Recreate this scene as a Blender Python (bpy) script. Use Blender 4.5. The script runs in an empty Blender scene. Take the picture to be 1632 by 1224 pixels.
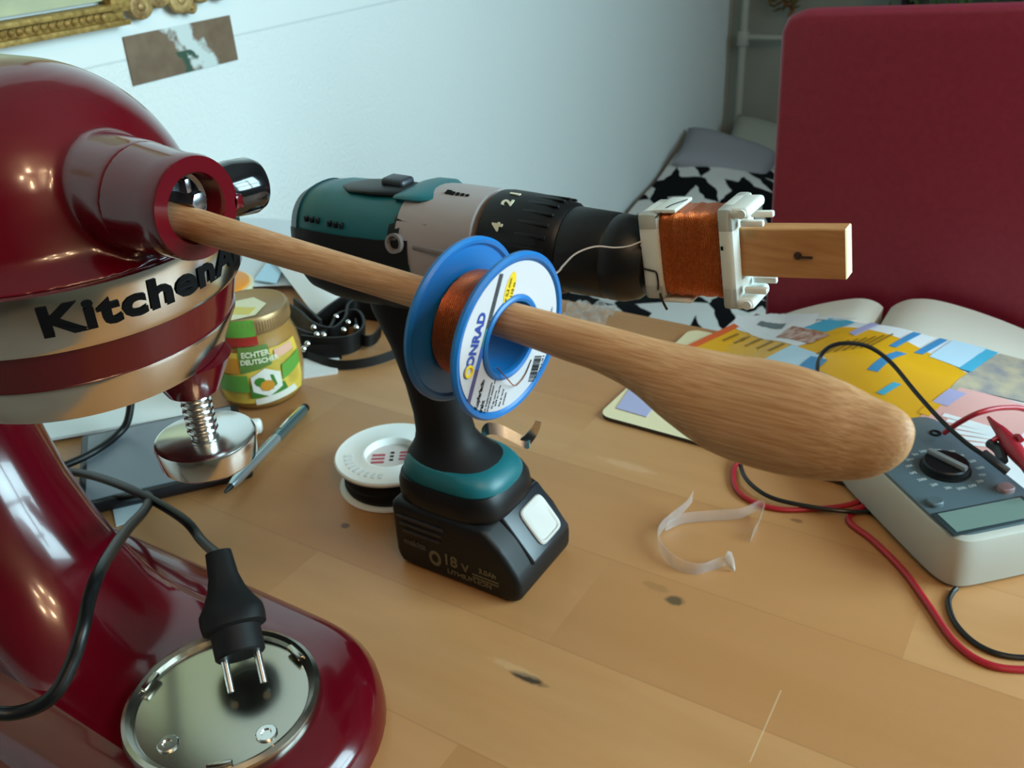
import bpy, bmesh, math, random
from mathutils import Vector, Matrix
random.seed(4)
S = bpy.context.scene
COL = S.collection
PI = math.pi
V = Vector

# ---------------------------------------------------------------- colour helpers
def lin(c):
    return c / 12.92 if c <= .04045 else ((c + .055) / 1.055) ** 2.4
def hx(h):
    return tuple(lin(int(h[i:i + 2], 16) / 255) for i in (0, 2, 4)) + (1,)

# ---------------------------------------------------------------- camera
# table top is z = 0; X runs along the drill, Y towards the far table edge
CAM_H, FOC, PITCH, ROLL, YAW = .46, 1500, 29, -3, 33
_p, _r, _a = (math.radians(q) for q in (PITCH, ROLL, YAW))
RZ = Matrix.Rotation(_a, 3, 'Z')
_f, _x = V((0, math.cos(_p), -math.sin(_p))), V((1, 0, 0))
_u = _x.cross(_f)
FWD = RZ @ _f
RGT = RZ @ (_x * math.cos(_r) + _u * math.sin(_r))
UPV = RZ @ (-_x * math.sin(_r) + _u * math.cos(_r))
CP = V((0, 0, CAM_H))
cd = bpy.data.cameras.new('camera')
cam = bpy.data.objects.new('camera', cd)
COL.objects.link(cam)
cam.matrix_world = Matrix((
    (RGT.x, UPV.x, -FWD.x, CP.x), (RGT.y, UPV.y, -FWD.y, CP.y),
    (RGT.z, UPV.z, -FWD.z, CP.z), (0, 0, 0, 1)))
cd.sensor_width = 36
cd.lens = 36 * FOC / 1632
cd.clip_start = .01
cd.dof.use_dof = True
cd.dof.focus_distance = .44
cd.dof.aperture_fstop = 22
S.camera = cam

# measuring the place: where the line of sight through a point of the photograph meets a real plane
def ray(x, y):
    return FWD + RGT * ((x - 816) / FOC) - UPV * ((y - 612) / FOC)
def T(x, y, z=0.):
    d = ray(x, y); return CP + d * ((z - CP.z) / d.z)
def onX(x, y, X):
    d = ray(x, y); return CP + d * (X / d.x)
def onY(x, y, Y):
    d = ray(x, y); return CP + d * (Y / d.y)
def onPlane(x, y, c, n):
    d = ray(x, y); return CP + d * ((c - CP).dot(n) / d.dot(n))

# ---------------------------------------------------------------- world, daylight, exposure
S.view_settings.view_transform = 'Standard'
S.view_settings.look = 'None'
S.view_settings.gamma = 1
S.view_settings.use_curve_mapping = False
S.view_settings.exposure = 0.0
w = bpy.data.worlds.new('sky'); S.world = w; w.use_nodes = True
w.node_tree.nodes['Background'].inputs[0].default_value = (.55, .75, 1, 1)
w.node_tree.nodes['Background'].inputs[1].default_value = .6
def area(name, loc, rot, sx, sy, power, col):
    l = bpy.data.lights.new(name, 'AREA'); l.shape = 'RECTANGLE'
    l.size, l.size_y, l.energy, l.color = sx, sy, power, col
    o = bpy.data.objects.new(name, l); COL.objects.link(o)
    o.location = loc; o.rotation_euler = rot
    return o
# daylight entering through the window in the right wall
WIN_X, WIN_Y0, WIN_Y1, WIN_Z0, WIN_Z1 = 1.3, .35, 1.65, .3, 1.55
wl = area('window_daylight', (WIN_X + .12, (WIN_Y0 + WIN_Y1) / 2, (WIN_Z0 + WIN_Z1) / 2), (0, math.radians(78), 0),
     WIN_Z1 - WIN_Z0, WIN_Y1 - WIN_Y0, 43, (.60, .90, 1.0))
wl.rotation_euler = (0, math.radians(76), math.radians(16)); wl.data.spread = math.radians(118)

# ---------------------------------------------------------------- materials
MATS = {}
def mat(name, col, rough=.5, metal=0., **k):
    if name in MATS: return MATS[name]
    m = bpy.data.materials.new(name); m.use_nodes = True
    nt = m.node_tree; b = nt.nodes['Principled BSDF']
    c = hx(col) if isinstance(col, str) else col
    b.inputs['Base Color'].default_value = c
    b.inputs['Roughness'].default_value = rough
    b.inputs['Metallic'].default_value = metal
    b.inputs['IOR'].default_value = k.get('ior', 1.5)
    b.inputs['Transmission Weight'].default_value = k.get('trans', 0)
    b.inputs['Coat Weight'].default_value = k.get('coat', 0)
    b.inputs['Coat Roughness'].default_value = .05
    b.inputs['Subsurface Weight'].default_value = k.get('sss', 0)
    b.inputs['Alpha'].default_value = k.get('alpha', 1)
    if 'spec' in k: b.inputs['Specular IOR Level'].default_value = k['spec']
    if 'sheen' in k: b.inputs['Sheen Weight'].default_value = k['sheen']
    if 'emit' in k:
        b.inputs['Emission Color'].default_value = c; b.inputs['Emission Strength'].default_value = k['emit']
    nz = k.get('noise')            # (scale xyz, colour2, bump, fac)
    if nz:
        tc = nt.nodes.new('ShaderNodeTexCoord'); mp = nt.nodes.new('ShaderNodeMapping')
        mp.inputs['Scale'].default_value = nz[0]
        no = nt.nodes.new('ShaderNodeTexNoise'); no.inputs['Scale'].default_value = 1
        no.inputs['Detail'].default_value = 4
        nt.links.new(tc.outputs['Object'], mp.inputs[0]); nt.links.new(mp.outputs[0], no.inputs['Vector'])
        if nz[1]:
            rp = nt.nodes.new('ShaderNodeValToRGB')
            rp.color_ramp.elements[0].position = .35; rp.color_ramp.elements[1].position = .65
            rp.color_ramp.elements[0].color = c; rp.color_ramp.elements[1].color = hx(nz[1])
            nt.links.new(no.outputs['Fac'], rp.inputs[0]); nt.links.new(rp.outputs[0], b.inputs['Base Color'])
        if nz[2]:
            bp = nt.nodes.new('ShaderNodeBump'); bp.inputs['Strength'].default_value = nz[2]
            bp.inputs['Distance'].default_value = nz[3] if len(nz) > 3 else .001
            nt.links.new(no.outputs['Fac'], bp.inputs['Height']); nt.links.new(bp.outputs[0], b.inputs['Normal'])
    MATS[name] = m
    return m

class G:
    """small helper for node graphs"""
    def __init__(s, m): s.nt = m.node_tree; s.b = s.nt.nodes['Principled BSDF']
    def n(s, t, **k):
        o = s.nt.nodes.new(t)
        for q, v in k.items(): setattr(o, q, v)
        return o
    def l(s, a, b): s.nt.links.new(a, b)
    def m(s, op, a, b=None, c=None):
        o = s.n('ShaderNodeMath', operation=op)
        for i, v in enumerate((a, b, c)):
            if v is None: continue
            if isinstance(v, (int, float)): o.inputs[i].default_value = v
            else: s.l(v, o.inputs[i])
        return o.outputs[0]
    def mix(s, f, a, b, blend='MIX'):
        o = s.n('ShaderNodeMix', data_type='RGBA', blend_type=blend)
        for i, v in ((0, f), (6, a), (7, b)):
            if isinstance(v, (int, float)): o.inputs[i].default_value = v
            elif isinstance(v, tuple): o.inputs[i].default_value = v
            else: s.l(v, o.inputs[i])
        return o.outputs[2]
    def xyz(s):
        tc = s.n('ShaderNodeTexCoord'); sp = s.n('ShaderNodeSeparateXYZ')
        s.l(tc.outputs['Object'], sp.inputs[0])
        return tc.outputs['Object'], sp.outputs[0], sp.outputs[1], sp.outputs[2]
    def noise(s, vec, scale, detail=4, sc=None):
        if sc:
            mp = s.n('ShaderNodeMapping'); mp.inputs['Scale'].default_value = sc; s.l(vec, mp.inputs[0]); vec = mp.outputs[0]
        o = s.n('ShaderNodeTexNoise'); o.inputs['Scale'].default_value = scale; o.inputs['Detail'].default_value = detail
        s.l(vec, o.inputs['Vector']); return o.outputs['Fac']
    def ramp(s, f, *stops):
        r = s.n('ShaderNodeValToRGB'); e = r.color_ramp.elements
        while len(e) < len(stops): e.new(.5)
        for i, (p, c) in enumerate(stops): e[i].position = p; e[i].color = c if isinstance(c, tuple) else hx(c)
        s.l(f, r.inputs[0]); return r.outputs[0]

def table_wood():
    m = mat('table_wood', 'b98a5c', .42); g = G(m); o, x, y, z = g.xyz()
    x = g.m('ADD', x, -.3); y = g.m('ADD', y, .27)      # measured from the room's origin
    W = .098
    row = g.m('FLOOR', g.m('DIVIDE', g.m('ADD', y, 5.0 - .011), W))
    wn = g.n('ShaderNodeTexWhiteNoise', noise_dimensions='1D'); g.l(row, wn.inputs['W'])
    xo = g.m('ADD', x, g.m('MULTIPLY', wn.outputs['Value'], .6))
    seg = g.m('FLOOR', g.m('DIVIDE', xo, .55))
    wn2 = g.n('ShaderNodeTexWhiteNoise', noise_dimensions='2D')
    cb = g.n('ShaderNodeCombineXYZ'); g.l(row, cb.inputs[0]); g.l(seg, cb.inputs[1]); g.l(cb.outputs[0], wn2.inputs['Vector'])
    tone = g.ramp(wn2.outputs['Value'], (0, 'b37e50'), (.5, 'be8a5a'), (1, 'c89666'))
    off = g.n('ShaderNodeVectorMath', operation='ADD'); g.l(o, off.inputs[0]); g.l(wn2.outputs['Color'], off.inputs[1])
    gr = g.noise(off.outputs[0], 1, 5, (7, 75, 20)); gr2 = g.noise(off.outputs[0], 1, 3, (3, 14, 6))
    c = g.mix(g.m('MULTIPLY', gr, .5), tone, hx('a5733f'), 'MIX')
    c = g.mix(g.m('MULTIPLY', g.ramp(gr2, (.42, (0, 0, 0, 1)), (.72, (1, 1, 1, 1))), .5), c, hx('a8733f'))
    # seams
    fr = g.m('FRACT', g.m('DIVIDE', g.m('ADD', y, 5.0 - .011), W))
    edge = g.m('LESS_THAN', g.m('MINIMUM', fr, g.m('SUBTRACT', 1, fr)), .007)
    c = g.mix(g.m('MULTIPLY', edge, .22), c, hx('7d5533'))
    # knots and one bark pocket, with darker halo
    for px, py, sx, sy, col, st in ((1075, 957, .0082, .0058, '54442f', .9), (842, 1081, .015, .0042, '33261d', .95),
                                    (550, 838, .005, .004, '5d3a25', .9), (1000, 742, .03, .006, 'd3a985', .35), (1045, 935, .012, .005, '8a6238', .5),
                                    (1270, 830, .006, .003, '6b4426', .6), (820, 1065, .022, .004, 'd4a87c', .4)):
        k = T(px, py)
        wob = g.m('MULTIPLY', g.m('SUBTRACT', g.noise(o, 160, 2), .5), .7)
        dx = g.m('DIVIDE', g.m('SUBTRACT', x, k.x), sx); dy = g.m('DIVIDE', g.m('SUBTRACT', y, k.y), sy)
        d = g.m('ADD', g.m('SQRT', g.m('ADD', g.m('MULTIPLY', dx, dx), g.m('MULTIPLY', dy, dy))), wob)
        f = g.ramp(d, (.55, (st, st, st, 1)), (1.15, (0, 0, 0, 1)))
        c = g.mix(f, c, hx(col))
    # a pale scratch
    a, b = T(1195, 1215), T(1245, 1100)
    dv = (b - a); L = dv.length; dv.normalize()
    t = g.m('ADD', g.m('MULTIPLY', g.m('SUBTRACT', x, a.x), dv.x), g.m('MULTIPLY', g.m('SUBTRACT', y, a.y), dv.y))
    q = g.m('ABSOLUTE', g.m('SUBTRACT', g.m('MULTIPLY', g.m('SUBTRACT', y, a.y), dv.x), g.m('MULTIPLY', g.m('SUBTRACT', x, a.x), dv.y)))
    f = g.m('MULTIPLY', g.m('MULTIPLY', g.m('LESS_THAN', q, .0005), g.m('GREATER_THAN', t, 0)), g.m('LESS_THAN', t, L))
    c = g.mix(g.m('MULTIPLY', f, .35), c, hx('d8c3a4'))
    g.l(c, g.b.inputs['Base Color'])
    r = g.n('ShaderNodeMapRange'); r.inputs[3].default_value = .34; r.inputs[4].default_value = .5; g.l(gr2, r.inputs[0]); g.l(r.outputs[0], g.b.inputs['Roughness'])
    bp = g.n('ShaderNodeBump'); bp.inputs['Strength'].default_value = .03; bp.inputs['Distance'].default_value = .0005
    g.l(gr, bp.inputs['Height']); g.l(bp.outputs[0], g.b.inputs['Normal'])
    return m

def wood(name, dark, light, sc, rough=.5):
    m = mat(name, dark, rough); g = G(m); o, x, y, z = g.xyz()
    a = g.noise(o, 1, 6, sc); b = g.noise(o, 1, 2, tuple(q * .22 for q in sc))
    c = g.ramp(a, (.3, dark), (.7, light)); c = g.mix(g.m('MULTIPLY', b, .5), c, hx(light), 'MULTIPLY')
    g.l(c, g.b.inputs['Base Color'])
    bp = g.n('ShaderNodeBump'); bp.inputs['Strength'].default_value = .25; bp.inputs['Distance'].default_value = .0006
    g.l(a, bp.inputs['Height']); g.l(bp.outputs[0], g.b.inputs['Normal'])
    return m

def copper(axis, freq):
    m = mat('copper_%s%d' % (axis, freq), 'c8561c', .28, .6); g = G(m); o, x, y, z = g.xyz()
    q = {'X': x, 'Y': y, 'Z': z}[axis]
    s = g.m('ADD', g.m('MULTIPLY', g.m('SINE', g.m('MULTIPLY', q, freq * 2 * PI)), .5), .5)
    n = g.noise(o, 900, 2)
    g.l(g.ramp(g.m('ADD', g.m('MULTIPLY', s, .5), g.m('MULTIPLY', n, .5)), (.25, '96380f'), (.6, 'd8641e'), (.85, 'f59a52')), g.b.inputs['Base Color'])
    bp = g.n('ShaderNodeBump'); bp.inputs['Strength'].default_value = .8; bp.inputs['Distance'].default_value = .0006
    g.l(g.m('ADD', s, g.m('MULTIPLY', n, .8)), bp.inputs['Height']); g.l(bp.outputs[0], g.b.inputs['Normal'])
    return m

def wall_paper():
    m = mat('wall_paint', 'dfe4e2', .85); g = G(m); o, x, y, z = g.xyz()
    n = g.noise(o, 150, 3); n2 = g.noise(o, 330, 2)
    below = g.m('LESS_THAN', z, .262)
    h = g.m('MULTIPLY', g.m('ADD', g.ramp(n, (.4, (0, 0, 0, 1)), (.62, (1, 1, 1, 1))), g.m('MULTIPLY', n2, .4)), below)
    bp = g.n('ShaderNodeBump'); bp.inputs['Strength'].default_value = .34; bp.inputs['Distance'].default_value = .0025
    g.l(h, bp.inputs['Height']); g.l(bp.outputs[0], g.b.inputs['Normal'])
    ln = g.m('LESS_THAN', g.m('ABSOLUTE', g.m('SUBTRACT', z, .262)), .0015)
    g.l(g.mix(g.m('MULTIPLY', ln, .35), hx('dfe4e2'), hx('9fa8aa')), g.b.inputs['Base Color'])
    return m

def houndstooth():
    m = mat('houndstooth', '15171c', .95, spec=.15); g = G(m); o, x, y, z = g.xyz()
    U = 8 / .2
    u = g.m('ADD', g.m('MULTIPLY', x, U), 800); v = g.m('ADD', g.m('MULTIPLY', g.m('ADD', y, g.m('MULTIPLY', z, -1)), U), 800)
    wob = g.noise(o, 14, 2); u = g.m('ADD', u, g.m('MULTIPLY', wob, 2.0))
    ru = g.m('LESS_THAN', g.m('MODULO', u, 8), 4); rv = g.m('LESS_THAN', g.m('MODULO', v, 8), 4)
    tw = g.m('LESS_THAN', g.m('MODULO', g.m('ADD', u, v), 4), 2)
    f = g.m('ADD', g.m('MULTIPLY', tw, ru), g.m('MULTIPLY', g.m('SUBTRACT', 1, tw), rv))
    g.l(g.mix(f, hx('d2d0cc'), hx('08090c')), g.b.inputs['Base Color'])
    return m

RED = mat('red_enamel', '580411', .16, coat=.4)
CHROME = mat('brushed_steel', 'e4e4e2', .17, 1.)
POLISH = mat('polished_steel', 'bdb8ac', .2, 1.)
BLACK = mat('black_plastic', '0b0b0d', .42, spec=.35)
RUBBER = mat('black_rubber', '0b0b0c', .6, spec=.3)
TEAL = mat('teal_plastic', '0d6068', .4)
GREYP = mat('grey_plastic', 'a29a9a', .5)
BLUE = mat('blue_plastic', '156bb0', .35, sss=.05)
WHITEP = mat('white_plastic', 'e9e9e4', .4)
PAPER = mat('white_paper', 'e8eef0', .8)
INK = mat('black_ink', '060607', .7, spec=.15)
COPX = copper('X', 1300)
SPOONW = wood('spoon_wood', 'b07f50', 'd2aa7e', (50, 1300, 1300), .55)
BATTENW = wood('batten_wood', 'b8834c', 'd0a06a', (30, 250, 250), .6)
ENDGRAIN = mat('end_grain', 'e4d2a8', .8)
GOLD = mat('gilt', 'bb9a58', .5, .4, noise=((120, 120, 120), '8a6a34', .4))

# ---------------------------------------------------------------- mesh helpers
def B(): return bmesh.new()
def merge(bm, t, M=None, mi=0):
    if M is not None: t.transform(M)
    for f in t.faces: f.material_index = mi if mi else f.material_index
    me = bpy.data.meshes.new('t'); t.to_mesh(me); t.free()
    bm.from_mesh(me); bpy.data.meshes.remove(me)
    return bm
def box(bm, c, s, bev=0., seg=2, M=None, mi=0):
    t = B(); bmesh.ops.create_cube(t, size=1)
    t.transform(Matrix.Translation(c) @ Matrix.Diagonal((s[0], s[1], s[2], 1)))
    if bev: bmesh.ops.bevel(t, geom=list(t.edges), offset=bev, segments=seg, profile=.5, affect='EDGES')
    return merge(bm, t, M, mi)
def frame(axis, origin=(0, 0, 0)):
    """matrix whose local Z is axis"""
    q = V(axis).normalized().to_track_quat('Z', 'Y')
    return Matrix.Translation(origin) @ q.to_matrix().to_4x4()
def loft(bm, loops, cap0=True, cap1=True, closed=True, mi=0, M=None):
    t = B(); rows = [[t.verts.new(p) for p in lp] for lp in loops]
    n = len(rows[0])
    for a, b in zip(rows, rows[1:]):
        for i in range(n if closed else n - 1):
            j = (i + 1) % n
            try: t.faces.new((a[i], a[j], b[j], b[i]))
            except ValueError: pass
    if cap0: t.faces.new(list(reversed(rows[0])))
    if cap1: t.faces.new(rows[-1])
    bmesh.ops.recalc_face_normals(t, faces=list(t.faces))
    return merge(bm, t, M, mi)
def lathe(bm, prof, M=None, seg=48, mi=0, cap0=False, cap1=False):
    loops = [[(max(r, 1e-5) * math.cos(2 * PI * i / seg), max(r, 1e-5) * math.sin(2 * PI * i / seg), z) for i in range(seg)] for r, z in prof]
    return loft(bm, loops, cap0, cap1, True, mi, M)
def cyl(bm, a, b, r0, r1=None, seg=32, mi=0, bev=0.):
    a, b = V(a), V(b); L = (b - a).length; r1 = r0 if r1 is None else r1
    pr = [(r0, 0), (r1, L)] if not bev else [(r0 - bev, 0), (r0 - bev * .3, bev * .3), (r0, bev), (r1, L - bev), (r1 - bev * .3, L - bev * .3), (r1 - bev, L)]
    return lathe(bm, pr, frame(b - a, a), seg, mi, True, True)
def ring(bm, R, r, M, seg=64, s2=12, mi=0):
    pr = [(R + r * math.cos(2 * PI * i / s2), r * math.sin(2 * PI * i / s2)) for i in range(s2 + 1)]
    return lathe(bm, pr, M, seg, mi)
def spline(pts, n=8):
    P = [V(p) for p in pts]; P = [P[0] * 2 - P[1]] + P + [P[-1] * 2 - P[-2]]; out = []
    for i in range(1, len(P) - 2):
        a, b, c, d = P[i - 1:i + 3]
        for k in range(n):
            t = k / n
            out.append(.5 * (2 * b + (c - a) * t + (2 * a - 5 * b + 4 * c - d) * t * t + (3 * b - a - 3 * c + d) * t ** 3))
    out.append(P[-2]); return out
def tube(bm, pts, r, seg=12, smooth=8, mi=0):
    P = spline(pts, smooth) if smooth else [V(p) for p in pts]
    n = len(P); loops = []; up = None
    for i, p in enumerate(P):
        d = (P[min(i + 1, n - 1)] - P[max(i - 1, 0)]).normalized()
        if up is None: up = d.orthogonal().normalized()
        up = (up - d * up.dot(d)).normalized(); s = d.cross(up)
        rr = r(i / (n - 1)) if callable(r) else r
        loops.append([p + up * rr * math.cos(2 * PI * k / seg) + s * rr * math.sin(2 * PI * k / seg) for k in range(seg)])
    return loft(bm, loops, mi=mi)
def ribbon(bm, pts, wv, th, smooth=8, mi=0):
    """flat strip along pts; wv = width vector (or function of 0..1), th = thickness"""
    P = spline(pts, smooth) if smooth else [V(p) for p in pts]
    n = len(P); loops = []
    for i, p in enumerate(P):
        d = (P[min(i + 1, n - 1)] - P[max(i - 1, 0)]).normalized()
        W = V(wv(i / (n - 1)) if callable(wv) else wv); s = d.cross(W).normalized() * th / 2; W = W / 2
        loops.append([p - W - s, p + W - s, p + W + s, p - W + s])
    return loft(bm, loops, mi=mi)
def sheet(bm, quad, f=None, nx=16, ny=12, th=.0008, mi=0):
    """paper: quad corners a b c d, f(u,v)->extra z"""
    a, b, c, d = (V(q) for q in quad); t = B(); g = []
    for j in range(ny + 1):
        row = []
        for i in range(nx + 1):
            u, v = i / nx, j / ny
            p = (a * (1 - u) + b * u) * (1 - v) + (d * (1 - u) + c * u) * v
            row.append(t.verts.new(p + V((0, 0, f(u, v) if f else 0))))
        g.append(row)
    for j in range(ny):
        for i in range(nx): t.faces.new((g[j][i], g[j][i + 1], g[j + 1][i + 1], g[j + 1][i]))
    bmesh.ops.recalc_face_normals(t, faces=list(t.faces))
    bmesh.ops.solidify(t, geom=list(t.faces), thickness=th)
    return merge(bm, t, None, mi)
def sup(rx, ry, n=2., seg=40):
    o = []
    for i in range(seg):
        c, s = math.cos(2 * PI * i / seg), math.sin(2 * PI * i / seg)
        o.append((math.copysign(abs(c) ** (2 / n), c) * rx, math.copysign(abs(s) ** (2 / n), s) * ry))
    return o
def sweepX(bm, secs, n=2.4, seg=40, M=None, mi=0, arc=None, grow=0., cap=True):
    """sections (x, yc, zc, ry, rz) along X"""
    loops = []
    for x, yc, zc, ry, rz in secs:
        pts = sup(ry + grow, rz + grow, n, seg)
        if arc: pts = [pts[k % seg] for k in range(arc[0], arc[1] + 1)]
        loops.append([(x, yc + a, zc + b) for a, b in pts])
    return loft(bm, loops, cap and not arc, cap and not arc, not arc, mi, M)
def sweepZ(bm, secs, n=3., seg=48, mi=0, M=None):
    """sections (z, xc, yc, rx, ry) stacked in Z"""
    return loft(bm, [[(xc + a, yc + b, z) for a, b in sup(rx, ry, n, seg)] for z, xc, yc, rx, ry in secs], True, True, True, mi, M)
def glyphs(bm, body, size, M, ext=.0002, off=0., sx=1., align='CENTER', mi=0, wrap=None, shear=0., space=1.):
    """lettering as mesh; local x = reading direction, y = up, z = out of the surface"""
    c = bpy.data.curves.new('t', 'FONT'); c.body = body; c.size = size; c.extrude = ext; c.offset = off
    c.align_x = align; c.align_y = 'CENTER'; c.shear = shear; c.resolution_u = 3; c.space_character = space
    o = bpy.data.objects.new('t', c); COL.objects.link(o)
    bpy.context.view_layer.update()
    me = bpy.data.meshes.new_from_object(o.evaluated_get(bpy.context.evaluated_depsgraph_get()))
    bpy.data.objects.remove(o); bpy.data.curves.remove(c)
    t = B(); t.from_mesh(me); bpy.data.meshes.remove(me)
    t.transform(Matrix.Diagonal((sx, 1, 1, 1)))
    if wrap: wrap(t)
    return merge(bm, t, M, mi)
def basis(x, y, o):
    x = V(x).normalized(); y = V(y); y = (y - x * y.dot(x)).normalized(); z = x.cross(y)
    return Matrix(((x.x, y.x, z.x, o[0]), (x.y, y.y, z.y, o[1]), (x.z, y.z, z.z, o[2]), (0, 0, 0, 1)))

# ---------------------------------------------------------------- object helpers
def tag(o, label=None, cat=None, group=None, kind=None):
    if label: o['label'] = label
    if cat: o['category'] = cat
    if group: o['group'] = group
    if kind: o['kind'] = kind
    return o
def thing(name, loc, label, cat, group=None):
    o = bpy.data.objects.new(name, None); o.empty_display_size = .02
    COL.objects.link(o); o.location = loc; o['base'] = list(loc)
    return tag(o, label, cat, group)
def origin(o):
    p = V((0, 0, 0))
    while o is not None: p = p + V(o.location); o = o.parent
    return p
def obj(name, bm, mats, parent=None, loc=None, smooth=True, sharp=35, label=None):
    """world-space bmesh -> one mesh object (child of parent when given)"""
    base = origin(parent) if parent else V(loc or (0, 0, 0))
    bm.transform(Matrix.Translation(-base))
    me = bpy.data.meshes.new(name); bm.to_mesh(me); bm.free()
    for m in (mats if isinstance(mats, (list, tuple)) else [mats]): me.materials.append(m)
    if smooth:
        me.shade_smooth(); me.set_sharp_from_angle(angle=math.radians(sharp))
    o = bpy.data.objects.new(name, me); COL.objects.link(o)
    if parent: o.parent = parent
    else: o.location = base
    if label: o['label'] = label
    return o
def single(name, bm, mats, loc, label, cat, group=None, **k):
    return tag(obj(name, bm, mats, None, loc, **k), label, cat, group)
def struct(name, bm, m, parent=None, **k):
    o = obj(name, bm, m, parent, **k)
    if not parent: o['kind'] = 'structure'
    return o

# ================================================================ the room
WX, WY, FX, FY, FZ, CZ = -1.08, 3.05, WIN_X, -1.9, -.75, 1.8
wallm = wall_paper()
dull = mat('wall_paint_plain', '9a9d94', .9, noise=((6, 6, 6), '929589', .1))
b = B(); box(b, (WX - .06, (WY + FY) / 2, (CZ + FZ) / 2), (.12, WY - FY + .24, CZ - FZ)); struct('wall_left', b, wallm, smooth=False)
b = B(); box(b, ((WX + FX) / 2, WY + .06, (CZ + FZ) / 2), (FX - WX, .12, CZ - FZ)); struct('wall_back', b, dull, smooth=False)
b = B(); box(b, ((WX + FX) / 2, FY - .06, (CZ + FZ) / 2), (FX - WX, .12, CZ - FZ)); struct('wall_front', b, mat('wall_paint_dark', '5f5a55', .8), smooth=False)
b = B()
for y0, y1, z0, z1 in ((FY, WIN_Y0, FZ, CZ), (WIN_Y1, WY, FZ, CZ), (WIN_Y0, WIN_Y1, FZ, WIN_Z0), (WIN_Y0, WIN_Y1, WIN_Z1, CZ)):
    box(b, (FX + .04, (y0 + y1) / 2, (z0 + z1) / 2), (.08, y1 - y0, z1 - z0))
struct('wall_right', b, dull, smooth=False)
b = B(); box(b, ((WX + FX) / 2, (WY + FY) / 2, FZ - .05), (FX - WX + .2, WY - FY + .2, .1))
struct('floor', b, mat('floor_boards', 'a59c90', .5, noise=((2, 30, 2), '958b7e', .1)), smooth=False)
b = B(); box(b, ((WX + FX) / 2, (WY + FY) / 2, CZ + .05), (FX - WX + .2, WY - FY + .2, .1))
struct('ceiling', b, mat('ceiling_paint', 'a8a8a2', .9), smooth=False)
b = B(); W2 = .05
for y in (WIN_Y0 + .025, (WIN_Y0 + WIN_Y1) / 2, WIN_Y1 - .025): box(b, (FX + .03, y, (WIN_Z0 + WIN_Z1) / 2), (.05, W2, WIN_Z1 - WIN_Z0), .004)
for z in (WIN_Z0 + .025, WIN_Z0 + .45, WIN_Z0 + .9, WIN_Z1 - .025): box(b, (FX + .03, (WIN_Y0 + WIN_Y1) / 2, z), (.045, WIN_Y1 - WIN_Y0, W2 * .8), .004)
struct('window_1', b, mat('window_paint', 'e6e6e0', .4))
b = B(); box(b, (WX + .008, (WY + FY) / 2, FZ + .04), (.016, WY - FY, .08), .003); struct('baseboard_left', b, WHITEP)

# heating pipes in the far corner
t = thing('heating_pipe', (-1.018, 2.99, FZ), 'thin pale heating pipe running up the far wall beside the corner', 'pipe')
b = B(); cyl(b, (-1.018, 2.99, FZ), (-1.018, 2.99, CZ), .012, seg=16)
pp = mat('pipe_paint', 'a9aaa0', .5); obj('riser', b, pp, t)
b = B(); tube(b, [(-1.018, 2.99, -.05), (-.97, 2.985, -.047), (-.9, 2.985, -.045), (-.9, 3.04, -.045)], .009, 10); obj('branch', b, pp, t)
b = B(); cyl(b, (-1.018, 2.99, -.075), (-1.018, 2.99, -.03), .019, seg=16, bev=.003); obj('joint', b, pp, t)

# ================================================================ on the walls
# gilt picture frame: lower edge and lower right corner hang into view
t = thing('picture_frame', (WX, .45, .305), 'gilt ornate framed picture hanging at the top left of the white wall', 'picture')
b = B(); box(b, (WX + .006, .27, .62), (.008, 1.06, .57))
obj('canvas', b, mat('canvas_paint', 'c7c49a', .6, noise=((5, 5, 7), '9aa183', 0)), t, smooth=False)
b = B()
box(b, (WX + .012, .27, .3085), (.024, 1.07, .007), .002); box(b, (WX + .010, .27, .3175), (.02, 1.06, .012), .003)
box(b, (WX + .014, .27, .3275), (.028, 1.05, .007), .0025)
for y in (.79,): box(b, (WX + .012, y + .006, .62), (.024, .03, .6), .005)
for i in range(96):
    lathe(b, [(.0042, 0), (.0044, .003), (.0024, .005), (0.0005, .006)], frame((1, 0, 0), (WX + .019, -.2 + i * .0102, .3185)), 8)
obj('moulding', b, GOLD, t)
b = B()
for y, z, r in ((.83, .322, .02), (.86, .335, .024), (.895, .322, .022), (.93, .332, .024), (.965, .326, .017), (1.0, .338, .02), (1.04, .335, .018), (1.08, .345, .016), (.91, .31, .01), (.85, .36, .02), (.98, .36, .025)):
    M = Matrix.Translation((WX + .014, y, z)) @ Matrix.Diagonal((.5, 1, .8, 1))
    ring(b, r * .6, r * .38, M @ Matrix.Rotation(PI / 2, 4, 'Y'), 20, 8); lathe(b, [(r * .35, 0), (r * .3, .008), (.0001, .012)], M @ Matrix.Rotation(PI / 2, 4, 'Y'), 12)
obj('corner_ornament', b, mat('gilt_relief', 'b99a62', .5, .35, noise=((90, 90, 90), '7d5c33', .3)), t)
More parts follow.
